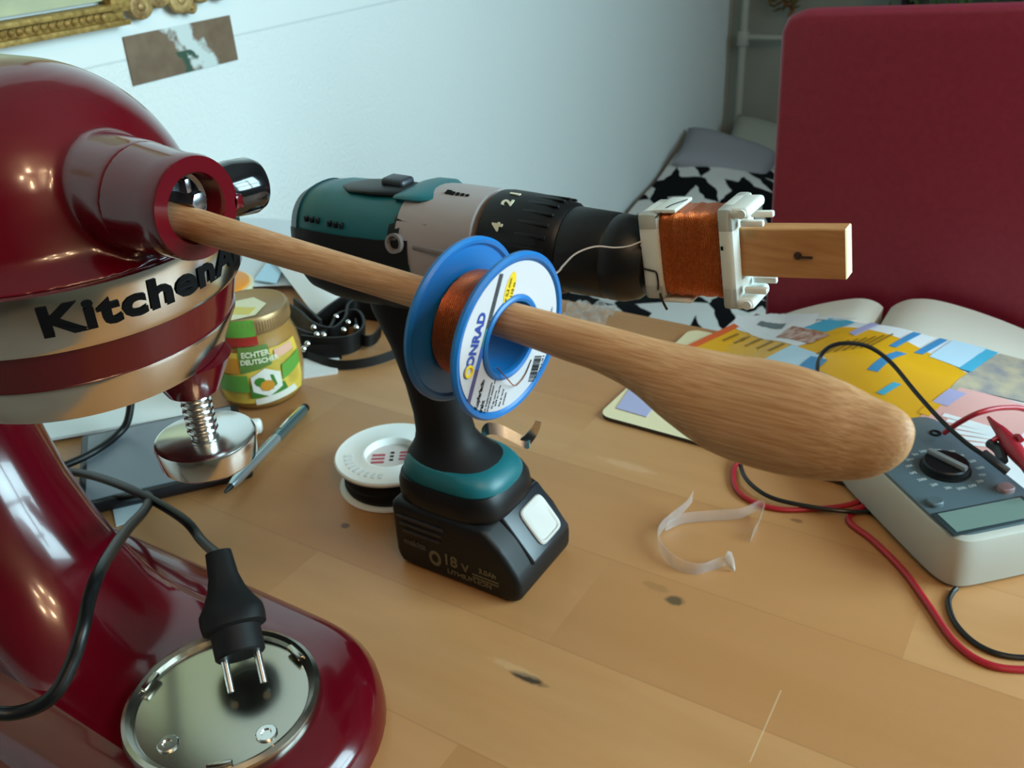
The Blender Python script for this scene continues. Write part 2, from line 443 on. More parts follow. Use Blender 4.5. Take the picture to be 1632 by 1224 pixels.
# postcard
pm = mat('postcard_print', '6b5238', .5); g = G(pm); o, x, y, z = g.xyz()
nz = g.m('MULTIPLY', g.m('SUBTRACT', g.noise(o, 55, 3), .5), .05)
def blob(cy, sl, w0):
    d = g.m('ABSOLUTE', g.m('SUBTRACT', g.m('ADD', y, nz), g.m('ADD', g.m('MULTIPLY', z, sl), cy)))
    return g.ramp(g.m('DIVIDE', d, w0), (.6, (1, 1, 1, 1)), (1, (0, 0, 0, 1)))
c = g.mix(g.noise(o, 40, 4), hx('5a4330'), hx('86705a'))
c = g.mix(blob(.018, -.75, .022), c, hx('c9d2cf')); c = g.mix(g.m('MULTIPLY', blob(-.002, -.25, .013), g.m('LESS_THAN', z, -.002)), c, hx('35503f'))
g.l(c, g.b.inputs['Base Color'])
b = B(); sheet(b, [(WX + .002, .802, .2295), (WX + .002, .985, .2305), (WX + .002, .984, .2905), (WX + .002, .803, .2895)], None, 2, 2, .0008)
single('postcard', b, pm, (WX, .893, .26), 'brown picture postcard with a white waterfall stuck on the wall', 'postcard', smooth=False)

# dried flowers and a trailing plant by the far wall
t = thing('dried_bouquet', (-.9, 3.03, .04), 'brown and olive dried flower bunch hanging on the far wall by the pipes', 'dried flowers')
b = B(); b2 = B()
for i in range(46):
    p = V((-.9 + random.uniform(-.05, .05), 3.0 + random.uniform(-.03, .02), random.uniform(.035, .2)))
    d = V((random.uniform(-1, 1), random.uniform(-.6, .2), random.uniform(-1, .3))).normalized()
    lathe(b if i % 3 else b2, [(.001, 0), (.011, .012), (.008, .024), (.0005, .036)], frame(d, p) @ Matrix.Diagonal((1, .35, 1, 1)), 8)
obj('leaf_cluster', b, mat('dried_leaf', '6c5a2c', .8), t, label='olive brown leaves'); obj('bloom', b2, mat('dried_bloom', '8a4f22', .8), t, label='rust coloured blooms')
b = B(); tube(b, [(-.9, 3.02, .1), (-.895, 3.03, .3), (-.9, 3.045, .42)], .004, 8); obj('stem', b, mat('dried_stem', '55431f', .8), t)
t = thing('wall_shelf', (-.25, WY, .1), 'dark wooden shelf on the far wall above the red chair', 'shelf')
b = B(); box(b, (-.2, 2.95, .105), (.85, .2, .025), .003); obj('board', b, mat('dark_wood', '2c231c', .5), t)
for xx in (-.55, .1):
    b = B(); box(b, (xx, 3.0, .07), (.02, .1, .045), .003); obj('bracket', b, mat('dark_wood', '2c231c', .5), t)
t = thing('trailing_plant', (-.28, 2.94, .1175), 'green trailing plant in a dark pot on the far shelf', 'plant')
b = B(); lathe(b, [(.055, .1175), (.06, .125), (.075, .24), (.08, .245), (.072, .245), (.066, .2), (.001, .2)], Matrix.Translation((-.28, 2.94, 0)), 24, cap0=True); obj('pot', b, mat('dark_pot', '2b2622', .5), t)
b = B(); b2 = B()
for i in range(110):
    a = random.uniform(PI, 2 * PI); q = random.random()
    p = V((-.28 + math.cos(a) * (.06 + .25 * q), 2.86 + math.sin(a) * .06 * q - .03, .25 - .19 * q * random.uniform(.6, 1)))
    d = V((random.uniform(-.6, .6), -.4, -1)).normalized()
    lathe(b, [(.001, 0), (.011, .015), (.008, .03), (.0005, .045)], frame(d, p) @ Matrix.Diagonal((1, .3, 1, 1)), 8)
for i in range(9): tube(b2, [(-.28, 2.93, .2), (-.28 + (i - 4) * .03, 2.87, .25), (-.28 + (i - 4) * .06, 2.83, .1)], .002, 6)
obj('foliage', b, mat('leaf_green', '3a5a2a', .6), t); obj('stem', b2, mat('stem_green', '4a5a2a', .6), t)

# chandelier over the table (seen as glints in the mixer's enamel)
t = thing('chandelier', (.72, -.3, CZ), 'small brass chandelier with warm bulbs, mirrored in the red mixer head', 'lamp')
brass = mat('brass', 'b08d57', .3, 1.)
b = B(); cyl(b, (.72, -.3, 1.62), (.72, -.3, CZ), .008, seg=12); lathe(b, [(.05, CZ), (.045, CZ - .02), (.008, CZ - .03)], Matrix.Translation((.72, -.3, 0)), 24); cyl(b, (.72, -.3, 1.58), (.72, -.3, 1.66), .03, seg=20, bev=.008); obj('stem', b, brass, t)
warm = mat('bulb_glow', (1, .66, .36, 1), .4, emit=130)
for k in range(5):
    a = 2 * PI * k / 5 + .4; e = V((.72 + .22 * math.cos(a), -.3 + .22 * math.sin(a), 1.56))
    b = B(); tube(b, [(.72, -.3, 1.6), V((.72, -.3, 1.53)).lerp(V((e.x, e.y, 1.53)), .5), e], .005, 8); obj('arm', b, brass, t)
    b = B(); lathe(b, [(.001, -.03), (.02, -.02), (.024, 0), (.016, .02), (.008, .03)], Matrix.Translation((e.x, e.y, 1.59)) @ Matrix.Rotation(PI, 4, 'X'), 16); obj('bulb', b, warm, t)
    l = bpy.data.lights.new('bulb_light', 'POINT'); l.energy = 1.9; l.color = (1, .74, .5); l.shadow_soft_size = .03
    lo_ = bpy.data.objects.new('bulb_light', l); COL.objects.link(lo_); lo_.location = (e.x, e.y, 1.53)

# ================================================================ sofa corner behind the table
t = thing('daybed', (-.6, 2.15, FZ), 'low daybed standing in the corner along the white wall', 'sofa')
b = B(); box(b, (-.62, 2.1, -.515), (.88, 1.6, .16), .05, 4); obj('mattress', b, mat('grey_cloth', '6d6e70', .9), t)
b = B(); box(b, (-.62, 2.1, -.655), (.86, 1.58, .12), .01); obj('base', b, mat('dark_wood', '2c231c', .5), t)
for sx in (-1.02, -.22):
    for sy in (1.36, 2.84):
        b = B(); box(b, (sx, sy, -.72), (.05, .05, .06), .004); obj('leg', b, mat('dark_wood', '2c231c', .5), t)
b = B(); L = []
nx, ny = 26, 44
for j in range(ny + 1):
    row = []
    for i in range(nx + 1):
        u, v = i / nx, j / ny
        X = -1.055 + u * .92; Y = 1.2 + v * 1.47
        z = -.392 + .018 * math.sin(9 * X + 4 * Y) + .012 * math.sin(17 * Y - 6 * X)
        z += .07 * math.exp(-((v - .93) / .12) ** 2) * (1 - .5 * u)
        if Y < 1.27: z -= (1.27 - Y) * 2.4
        row.append((X, Y, z))
    L.append(row)
loft(b, L, False, False, False)
bmesh.ops.solidify(b, geom=list(b.faces), thickness=.012)
single('throw_blanket', b, houndstooth(), (-.6, 1.9, -.39), 'black and white houndstooth throw spread over the daybed behind the table', 'blanket', sharp=80)
def cushion(name, c, s, rot, m, label):
    b = B(); bmesh.ops.create_grid(b, x_segments=20, y_segments=20, size=1)
    top = [(v.co.x, v.co.y) for v in b.verts]; b.free()
    b = B(); n = 20
    for sg in (1, -1):
        tt = B(); bmesh.ops.create_grid(tt, x_segments=n, y_segments=n, size=1)
        for v in tt.verts:
            x, y = v.co.x, v.co.y; h = ((1 - x ** 4) * (1 - y ** 4)) ** .55
            k = 1 - .06 * (1 - abs(x)) * abs(y) ** 3 - .06 * (1 - abs(y)) * abs(x) ** 3
            v.co = V((x * s[0] * k, y * s[1] * k, sg * h * s[2]))
        if sg < 0: bmesh.ops.reverse_faces(tt, faces=list(tt.faces))
        merge(b, tt)
    bmesh.ops.remove_doubles(b, verts=list(b.verts), dist=1e-5)
    b.transform(Matrix.Translation(c) @ rot)
    return single(name, b, m, c, label, 'cushion', sharp=80)
R3 = lambda x, y, z: Matrix.Rotation(z, 4, 'Z') @ Matrix.Rotation(y, 4, 'Y') @ Matrix.Rotation(x, 4, 'X')
cushion('cushion', (-.85, 2.86, -.385), (.165, .15, .04), R3(.5, .2, .1), mat('sage_cloth', 'a3a79b', .9), 'sage grey cushion leaning in the corner behind the red chair')
cushion('cushion', (-.92, 2.62, -.325), (.14, .10, .04), R3(.3, .25, .2), mat('lilac_cloth', '8d8c92', .9), 'rumpled grey lilac cushion on the houndstooth throw')

# red chair behind the table
t = thing('dining_chair', (-.02, .86, FZ), 'red leather high backed chair standing behind the open book', 'chair')
leather = mat('red_leather', '841b33', .5, noise=((140, 140, 140), '7e162d', .15))
b = B()
NN = 10
out = []
pts = [(-.272, -.33), (.25, -.33), (.262, .3), (.247, .325), (-.01, .335), (-.272, .321), (-.286, .316), (-.2915, .302)]
face = [(x, z) for x, z in pts]
tt = B(); fv = [tt.verts.new((x, .966, z)) for x, z in face]; tt.faces.new(fv)
ex = bmesh.ops.extrude_face_region(tt, geom=list(tt.faces)); bmesh.ops.translate(tt, vec=(0, .035, 0), verts=[q for q in ex['geom'] if isinstance(q, bmesh.types.BMVert)])
bmesh.ops.recalc_face_normals(tt, faces=list(tt.faces))
bmesh.ops.bevel(tt, geom=list(tt.edges), offset=.006, segments=4, profile=.5, affect='EDGES'); merge(b, tt)
obj('backrest', b, leather, t)
b = B(); box(b, (-.01, .78, -.3), (.5, .42, .09), .02, 4); obj('seat', b, leather, t)
for sx in (-.23, .21):
    for sy in (.6, .96):
        b = B(); cyl(b, (sx, sy, FZ), (sx * .98, sy, -.33), .014, .02, 16); obj('leg', b, mat('dark_wood', '2c231c', .5), t)

# ================================================================ table
t = thing('dining_table', (-.3, .27, FZ), 'light wooden plank table with knots and scratches', 'table')
b = B(); box(b, (-.31, .4875, -.016), (1.5, .831, .032), .003); obj('tabletop', b, table_wood(), t)
lw = mat('leg_wood', 'a87b4e', .5)
for sx in (-.98, .38):
    for sy in (.15, .83):
        b = B(); box(b, (sx, sy, -.392), (.06, .06, .716), .005); obj('leg', b, lw, t)
b = B()
for y in (.15, .83): box(b, (-.3, y, -.07), (1.3, .022, .075), .003)
for x in (-.98, .38): box(b, (x, .49, -.07), (.022, .64, .075), .003)
obj('apron', b, lw, t)

# ================================================================ stand mixer
MC = V((-.408, .241)); PC = T(357, 1122, .034)
t = thing('stand_mixer', (-.45, .241, 0), 'glossy red stand mixer with silver bands and the spoon in its hub', 'mixer')
def stadium(R, back, n=40, xc=MC.x, yc=MC.y):
    o = []
    for i in range(n + 1):
        a = -PI / 2 + PI * i / n; o.append((xc + R * math.cos(a), yc + R * math.sin(a)))
    for i in range(n + 1):
        a = PI / 2 + PI * i / n; o.append((xc - back + R * math.cos(a), yc + R * math.sin(a)))
    return o
def stack(bm, secs, mi=0, cap0=True, cap1=True):
    loft(bm, [[(x, y, z) for x, y in stadium(R, bk)] for z, R, bk in secs], cap0, cap1, True, mi)
# head
b = B(); secs = []
for k in range(15):
    q = k / 14 * PI / 2
    secs.append((.3195 + .077 * math.sin(q), max(.073 * math.cos(q), .0008), .22))
def dome(z, R, bk): return [(x - .006 * min(max((z - .3195) / .009, 0), 1), y, z) for x, y in stadium(R, bk)]
secs = [(.3195, .082, .22), (.3205, .0808, .22), (.3235, .0775, .22), (.328, .0742, .22)] + [q for q in secs if q[0] > .331]
loft(b, [dome(*q) for q in secs])
# the snout that carries the hub grows out of the head: fuse and smooth the join
lathe(b, [(.0262, -.095), (.0255, -.055), (.0245, -.040), (.0240, -.032), (.0236, -.027)], frame((1, 0, 0), (-.302, .241, .3445)), 48, cap0=True, cap1=True)
me = bpy.data.meshes.new('head'); b.to_mesh(me); b.free(); ho = bpy.data.objects.new('head', me); COL.objects.link(ho)
md = ho.modifiers.new('fuse', 'REMESH'); md.mode = 'VOXEL'; md.voxel_size = .0017
md = ho.modifiers.new('smooth', 'SMOOTH'); md.factor = .5; md.iterations = 16
bpy.context.view_layer.update()
me2 = bpy.data.meshes.new_from_object(ho.evaluated_get(bpy.context.evaluated_depsgraph_get()))
bpy.data.objects.remove(ho); bpy.data.meshes.remove(me)
b = B(); b.from_mesh(me2); bpy.data.meshes.remove(me2)
obj('head', b, RED, t, sharp=180)
b = B(); stack(b, [(.293, .0795, .22), (.293, .0815, .22), (.296, .083, .22), (.316, .0852, .22), (.3195, .085, .22), (.3195, .08, .22)]); band = obj('trim_band', b, CHROME, t)
b = B(); stack(b, [(.2735, .0745, .22), (.2935, .0798, .22)]); obj('head_skirt', b, RED, t)
b = B(); stack(b, [(.254, .0655, 0), (.2545, .067, 0), (.256, .0675, 0), (.272, .0752, 0), (.2738, .0752, 0), (.2738, .07, 0)]); obj('planetary_ring', b, CHROME, t)
b = B(); cyl(b, (-.361, .262, .254), (-.361, .262, .236), .022, .013, 32); lathe(b, [(.066, .2545), (.05, .2515), (.001, .2515)], Matrix.Translation((MC.x, MC.y, 0)), 48); obj('planetary_hub', b, RED, t)
b = B(); cyl(b, (-.361, .262, .206), (-.361, .262, .24), .0062, seg=24)
for k in range(6): ring(b, .0066, .0013, Matrix.Translation((-.361, .262, .213 + k * .0038)), 24, 8)
obj('beater_shaft', b, CHROME, t)
b = B(); lathe(b, [(.001, .2095), (.0235, .2095), (.0253, .2085), (.0258, .207), (.0245, .196), (.0225, .194), (.001, .194)], Matrix.Translation((-.3605, .262, 0)), 48)
obj('shaft_collar', b, CHROME, t)
# lettering wrapped round the band
RB, HB = .0841, .3075
def wrap_band(tm):
    xs = [v.co.x for v in tm.verts]; x0 = min(xs); k = 1.0
    for v in tm.verts:
        a = math.radians(-40) + (v.co.x - x0) / RB
        r = RB + .0008 + v.co.z + (v.co.y) * .09
        v.co = V((MC.x + r * math.cos(a), MC.y + r * math.sin(a), HB + v.co.y))
b = B(); glyphs(b, 'KitchenAid', .0182, None, .00012, .00065, 1.34, 'LEFT', wrap=wrap_band, space=1.07)
obj('lettering', b, INK, band, smooth=False)
# attachment hub
HX, HY, HZ = -.302, .241, .3445
F = frame((1, 0, 0), (HX, HY, HZ))
b = B(); lathe(b, [(.0150, -.0385), (.0225, -.0375), (.0239, -.0355), (.0226, -.022), (.0214, -.010), (.0214, -.002), (.0208, 0), (.0145, 0), (.0138, -.001), (.0138, -.03), (.001, -.03)], F, 48)
box(b, (HX - .006, HY + .0215, HZ - .004), (.012, .006, .006), .001)
hub = obj('attachment_hub', b, RED, t)
b = B(); lathe(b, [(.0136, -.026), (.0136, -.010), (.0118, -.011), (.0098, -.016), (.001, -.016)], F, 40)
cyl(b, (HX - .022, HY + .0045, HZ + .001), (HX - .003, HY + .0045, HZ + .001), .0042, seg=6, bev=.0008)
box(b, (HX - .006, HY + .001, HZ + .0085), (.005, .003, .006), .0008)
obj('drive_socket', b, mat('socket_steel', '8a8a90', .25, 1.), hub)
b = B(); c0 = V((-.3185, .256, .3435)); c1 = V((-.3135, .2855, .3405)); d = (c1 - c0).normalized()
L = (c1 - c0).length
lathe(b, [(.004, 0), (.004, L * .28), (.0112, L * .34), (.0122, L * .5), (.0122, L * .84), (.0108, L * .95), (.001, L)], frame(d, c0), 36)
obj('hub_knob', b, mat('gloss_black', '0d0e12', .12, coat=.6), t)
# base and column
b = B(); secs = []
def basesec(z, xf, R, xr, Rr):
    o = []; n = 28
    # wide round front of radius R about (xf-R), narrow waist, column end radius Rr about (xr+Rr)
    cx, rx = xf - R, xr + Rr
    for i in range(n + 1):
        a = -PI * .5 + PI * i / n; o.append((cx + R * math.cos(a), MC.y + R * math.sin(a)))
    m = 16
    for i in range(1, m):
        s = i / m; k = s * s * (3 - 2 * s); o.append((cx + (rx - cx) * s, MC.y + R + (Rr - R) * k))
    for i in range(n + 1):
        a = PI * .5 + PI * i / n; o.append((rx + Rr * math.cos(a), MC.y + Rr * math.sin(a)))
    for i in range(1, m):
        s = 1 - i / m; k = s * s * (3 - 2 * s); o.append((cx + (rx - cx) * s, MC.y - R - (Rr - R) * k))
    return [(x, y, z) for x, y in o]
BS = ((0, -.284, .0905, -.80, .085), (.004, -.2795, .095, -.80, .088), (.014, -.2805, .0935, -.795, .086), (.023, -.286, .087, -.79, .083), (.029, -.296, .077, -.785, .08), (.032, -.311, .0625, -.78, .076),
      (.0335, -.33, .0565, -.775, .074), (.0345, -.436, .0555, -.77, .072), (.0385, -.449, .055, -.768, .07), (.047, -.466, .0545, -.765, .068), (.062, -.486, .054, -.76, .066), (.085, -.507, .0535, -.755, .064), (.115, -.527, .054, -.75, .063), (.155, -.543, .055, -.745, .063), (.2, -.551, .057, -.74, .063), (.26, -.54, .061, -.73, .065), (.30, -.53, .065, -.72, .07))
loft(b, [basesec(*q) for q in BS])
obj('base', b, RED, t)
# bowl plate
pz = .0355
b = B(); F = Matrix.Translation((PC.x, PC.y, 0))
lathe(b, [(.0565, .031), (.0575, .0355), (.0565, .0395), (.054, .041), (.0515, .0395), (.0505, .0365), (.0495, .0358), (.0001, .0358)], F, 72)
plate = obj('bowl_plate', b, POLISH, t)
for k in range(3):
    a = math.radians(75 + 120 * k); b = B()
    box(b, (0, 0, 0), (.004, .014, .003), .0008, M=F @ Matrix.Translation((.0495 * math.cos(a), .0495 * math.sin(a), .0395)) @ Matrix.Rotation(a, 4, 'Z'))
    obj('locking_tab', b, POLISH, plate)
for px, py in ((268, 1187), (425, 1170)):
    q = T(px, py, pz); b = B()
    lathe(b, [(.0062, .0357), (.0062, .0366), (.0055, .0371), (.003, .0371), (.0024, .0362), (.0001, .0362)], Matrix.Translation((q.x, q.y, 0)), 24); obj('screw', b, CHROME, plate)
# cord and plug
cordm = mat('cord_black', '0a0b0c', .38, spec=.35)
q0, q1 = T(352, 900, .086), T(384, 1046, .052); ax = (q1 - q0).normalized()
b = B(); Lp = (q1 - q0).length
side = ax.cross(V((0, 0, 1))).normalized(); upn = side.cross(ax)
def plugloop(s, rx, ry, n=2.6): return [q0 + ax * s + side * a_ + upn * b_ for a_, b_ in sup(rx, ry, n, 28)]
loft(b, [plugloop(s * Lp, rx, ry, n) for s, rx, ry, n in ((-.14, .0062, .0062, 2.4), (-.13, .0080, .0072, 2.8), (.14, .0092, .0080, 3), (.30, .0118, .0092, 3), (.44, .0160, .0115, 3.2), (.53, .0192, .0140, 3.2), (.6, .0196, .0165, 2.6), (.7, .0190, .0168, 2.3), (.73, .0150, .0148, 2.1), (.98, .0148, .0146, 2.1), (1, .0138, .0136, 2.1))])
plug = obj('plug', b, RUBBER, t)
for sg in (-1, 1):
    b = B(); cyl(b, q1 + side * .0095 * sg, q1 + side * .0095 * sg + ax * .019, .0024, .0022, 16); obj('pin', b, CHROME, plug)
b = B()
def lo(px, py, Y):
    p = onY(px, py, Y); return p if p.z > .017 else T(px, py, .017)
A = [q0 - ax * .006, onY(322, 862, .325), onY(290, 826, .335), onY(215, 783, .345), lo(150, 759, .36), lo(108, 752, .375), lo(70, 756, .385), lo(30, 762, .39)]
tube(b, A, .0035, 12)
Cc = [onY(212, 600, .46), onY(205, 665, .44), lo(188, 692, .425), lo(150, 720, .41), lo(105, 741, .395), lo(60, 757, .38)]
tube(b, Cc, .0035, 12)
D = [T(105, 804, .005), T(150, 799, .006), T(205, 792, .012), lo(232, 789, .362), onY(238, 797, .345), onY(228, 816, .315), onY(204, 842, .275), onY(178, 878, .235), onY(158, 912, .21), onY(143, 952, .195), onY(132, 1002, .18), onY(115, 1055, .168), onY(88, 1105, .155), onY(50, 1130, .145), onY(0, 1137, .135), onY(-60, 1120, .125)]
tube(b, D, .0036, 12)
obj('power_cord', b, cordm, t)

# ================================================================ wooden spoon in the hub
st = [(270, 345, .0070, 0), (300, 355, .0069, 0), (480, 409, .0060, 0), (660, 464, .0059, 0), (800, 507, .0063, 0), (900, 538, .0071, 0), (960, 556, .0076, .1), (1020, 580, .0090, .3),
      (1080, 611, .0122, .6), (1150, 641, .0152, .9), (1230, 663, .0164, 1), (1310, 684, .0153, 1), (1370, 699, .0126, 1), (1405, 704, .0108, 1), (1430, 706, .0084, 1), (1444, 707, .0060, 1), (1452, 708, .0036, 1), (1455, 708.5, .0008, 1)]
P3 = [onY(x, y, .241) for x, y, _, _ in st]
vd = (onY(1230, 663, .241) - CP).normalized(); sd = (P3[-1] - P3[6]).normalized()
wv = sd.cross(vd).normalized(); dv = wv.cross(sd).normalized()
if dv.dot(vd) > 0: dv = -dv
# resample smoothly
rows = spline([(p.x, p.y, p.z) for p in P3], 5); rad = spline([(r, k, 0) for _, _, r, k in st], 5)
loops = []
for p, rk in zip(rows, rad):
    r, k = max(rk.x, .0004), min(max(rk.y, 0), 1); lp = []
    for i in range(36):
        a = 2 * PI * i / 36; c, s = math.cos(a), math.sin(a)
        d = (1 - k) * s + k * (.62 * s if s > 0 else (-.18 * abs(s) ** .5 + .42 * s * s))
        lp.append(p + wv * (r * c) + dv * (r * d))
    loops.append(lp)
b = B(); loft(b, loops)
single('wooden_spoon', b, SPOONW, (-.15, .241, .325), 'wooden cooking spoon stuck by its handle into the mixer hub', 'spoon', sharp=70)

# ================================================================ blue wire spool
SC = onX(811, 537, -.157)
SN = V((math.cos(math.radians(-6)), math.sin(math.radians(-6)), math.tan(math.radians(-4)))).normalized()
t = thing('wire_spool', SC, 'blue spool of copper wire hanging on the spoon handle', 'spool')
SR = V((0, 0, 1)).cross(SN).normalized(); SU = SN.cross(SR)
F = basis(SR, SU, SC); RS = .0288
def flange(dz, name):
    b = B(); s = 1
    pr = [(.0128, -.0012), (RS - .001, -.0012), (RS, -.0016), (RS + .0012, -.0006), (RS + .0013, .0006), (RS + .0004, .0016), (RS - .0008, .0014), (RS - .0018, .0004), (.0154, .0004), (.0151, .0014), (.0142, .0018), (.0131, .0014), (.0126, 0), (.0128, -.0012)]
    lathe(b, pr, F @ Matrix.Translation((0, 0, dz)), 96); return obj(name, b, BLUE, t)
front = flange(0, 'flange'); flange(-.020, 'flange')
b = B(); lathe(b, [(.0128, 0), (.0150, 0), (.0150, -.0205), (.0128, -.0205), (.0128, 0)], F, 48); obj('hub_tube', b, BLUE, t)
b = B(); lathe(b, [(.0151, -.0015), (.0190, -.002), (.0198, -.006), (.0198, -.014), (.0190, -.018), (.0151, -.0185)], F, 64); obj('wire_winding', b, COPX, t)
b = B(); lathe(b, [(.0154, .0006), (RS - .0019, .0006), (RS - .0019, .0008), (.0154, .0008), (.0154, .0006)], F, 96)
lab = obj('paper_label', b, mat('label_paper', 'c6c1c4', .6), front)
ta = math.radians(66.5); TX = SR * math.cos(ta) + SU * math.sin(ta); TY = SN.cross(TX)
def LP(a, c, h=.0009): return SC + SR * (a / 1000) + SU * (c / 1000) + SN * h
def ltext(s, size, a, c, m, sx=1., off=0., align='CENTER', nm='lettering'):
    b = B(); glyphs(b, s, size, basis(TX, TY, LP(a, c)), .00005, off, sx, align); return obj(nm, b, m, lab, smooth=False)
navy = mat('navy_ink', '23408f', .5)
ltext('ONRAD', .0052, -18.4, 6.8, navy, 1.0, .00025)
b = B(); ring(b, .00185, .0006, basis(TX, TY, LP(-22.6, -3.0)), 20, 6); obj('logo_ring', b, mat('yellow_ink', 'e8c21a', .5), lab)
b = B(); ring(b, .0023, .0004, basis(TX, TY, LP(-22.6, -3.0, .0007)), 20, 6); obj('logo_outline', b, navy, lab)
def quadm(bm, cx, cy, w_, h_, mi=0, hh=.0009): box(bm, (0, 0, 0), (w_ / 1000, h_ / 1000, .0001), M=basis(TX, TY, LP(cx, cy, hh)), mi=mi)
b = B(); mid = V((-14.2, 5)); dd = V((math.cos(ta), math.sin(ta)))
for s0, s1, mi in ((-24, -10, 0), (-10, -2, 1), (-2, 4, 2), (4, 22.5, 3)):
    m_ = mid + dd * ((s0 + s1) / 2); quadm(b, m_.x, m_.y, s1 - s0, 2.0, mi)
obj('label_stripe', b, [mat('stripe_violet', '4a4470', .5), mat('stripe_blue', '2b5fae', .5), mat('stripe_teal', '2f7f86', .5), mat('stripe_grey', '3a3d42', .5)], lab, smooth=False)
m_ = mid + dd * 13.5; ltext('Components', .0022, m_.x, m_.y, mat('grey_ink', 'b9babb', .5), 1.15, 0)
b = B(); lathe(b, [(.0062, .00005), (.0062, .00012), (.0001, .00012)], basis(TX, TY, LP(-.8, 18.3, .0008)) @ Matrix.Diagonal((1.0, .42, 1, 1)), 40)
obj('yellow_badge', b, mat('badge_yellow', 'e5bd1e', .5), lab)
ltext('ø 0,2 mm', .0019, -1.7, 18.6, INK, 1.1, .00006); ltext('110 m', .0019, .7, 17.6, INK, 1.1, .00006)
ltext('Kupferlack-', .0026, -17.0, -14.6, INK, .9, .00008); ltext('draht', .0026, -16.0, -20.2, INK, .9, .00008)
for s, a, c in (('CuL Kupferlackdraht', -12.6, -18.2), ('enamelled copper wire', -10.6, -17.6), ('Fil de cuivre', -9.2, -20.4), ('isolé au vernis', -7.2, -19.8), ('Filo di rame', -5.2, -21.6), ('smaltato', -3.4, -22.8)):
    ltext(s, .00135, a, c, INK, 1., .00001)
b = B()
for i in range(16):
    wd = random.choice((.25, .4, .6)); p = V((14.6, -18.8)) + V((math.cos(ta), math.sin(ta))) * (i * .62 - 4.8)
    quadm(b, p.x, p.y, wd, 4.6)
obj('barcode', b, INK, lab, smooth=False)
ltext('4 016138 5', .0014, 18.6, -18.6, INK); ltext('EAN 605581', .0016, 22.8, -1.4, mat('grey_print', '777a80', .5))
# loose wire end through the hub
b = B(); tube(b, [LP(-8, -8.0, .001), LP(-5, -13.2, .0035), LP(-1.5, -17.2, .003), LP(3, -20, .0015), LP(8, -18.4, .0012), LP(12, -14, .001)], .00022, 6); obj('loose_wire_end', b, mat('bare_copper', 'd08a62', .25, 1.), t)

# ================================================================ cordless drill
DY, DZ = .459, .262
t = thing('cordless_drill', (-.33, DY, 0), 'teal and black cordless drill standing upright on its battery', 'drill')
# motor housing: teal upper shell, black rubber lower side panel
hs = [(-.4575, DY, .241, .006, .008), (-.456, DY, .2405, .018, .022), (-.4515, DY, .2405, .026, .031), (-.442, DY, .2405, .0312, .0362), (-.424, DY, .2407, .034, .0392), (-.40, DY, .2412, .035, .0398), (-.37, DY, .2432, .035, .0392), (-.352, DY, .2462, .0346, .0378), (-.347, DY, .247, .034, .036)]
b = B(); sweepX(b, hs, 2.5, 48); body = obj('motor_housing', b, TEAL, t)
b = B(); sweepX(b, hs[1:], 2.5, 64, arc=(29, 48), grow=.0016); bmesh.ops.solidify(b, geom=list(b.faces), thickness=.001); obj('rubber_panel', b, RUBBER, body)
b = B(); sweepX(b, [(x, y, z, a, c) for x, y, z, a, c in hs[:4]], 2.5, 48, grow=.001); obj('rear_cap', b, mat('dark_teal', '10343a', .45), body)
b = B()
for k in range(3): box(b, (-.431 + k * .005, DY - .0312, .2625), (.0024, .003, .004), .0006)
for k in range(3): box(b, (-.410 + k * .005, DY - .0325, .2625), (.0024, .003, .004), .0006)
obj('vent_slot', b, BLACK, body)
fy = lambda h: DY - .0385 + 0 * h
b = B(); glyphs(b, 'makita', .0098, basis((1, 0, 0), (0, 0, 1), (-.430, DY - .0367, .238)), .0006, .0002, 1.05, 'CENTER'); glyphs(b, 'C E', .0075, basis((1, 0, 0), (0, 0, 1), (-.383, DY - .0372, .238)), .0006, 0, 1)
for k in range(3): box(b, (-.404, DY - .0371, .2408 - k * .0026), (.018, .0012, .0011))
obj('lettering', b, mat('pale_print', 'a8a8a8', .6), body, smooth=False)
# speed slider and reversing block on top
b = B(); sweepX(b, [(-.418, DY - .004, .2790, .004, .0008), (-.405, DY - .004, .2800, .013, .0022), (-.385, DY - .004, .2815, .015, .0026), (-.366, DY - .004, .2820, .013, .0026), (-.358, DY - .004, .2815, .006, .001)], 2.6, 24); obj('slider_recess', b, BLACK, body)
b = B(); box(b, (-.377, DY, .2850), (.018, .014, .006), .0025, 3); obj('speed_slider', b, mat('dark_slider', '2a3038', .4), body)
b = B(); box(b, (0, 0, 0), (.029, .015, .008), .003, 3, M=Matrix.Translation((-.346, DY - .0225, .2720)) @ Matrix.Rotation(.62, 4, 'X')); obj('rocker_block', b, BLACK, body)
b = B(); sweepX(b, [(-.366, DY, .2815, .020, .002), (-.358, DY, .2825, .0225, .0034), (-.345, DY, .2830, .022, .0036), (-.336, DY, .2826, .016, .002)], 2.3, 24); obj('top_bridge', b, TEAL, body)
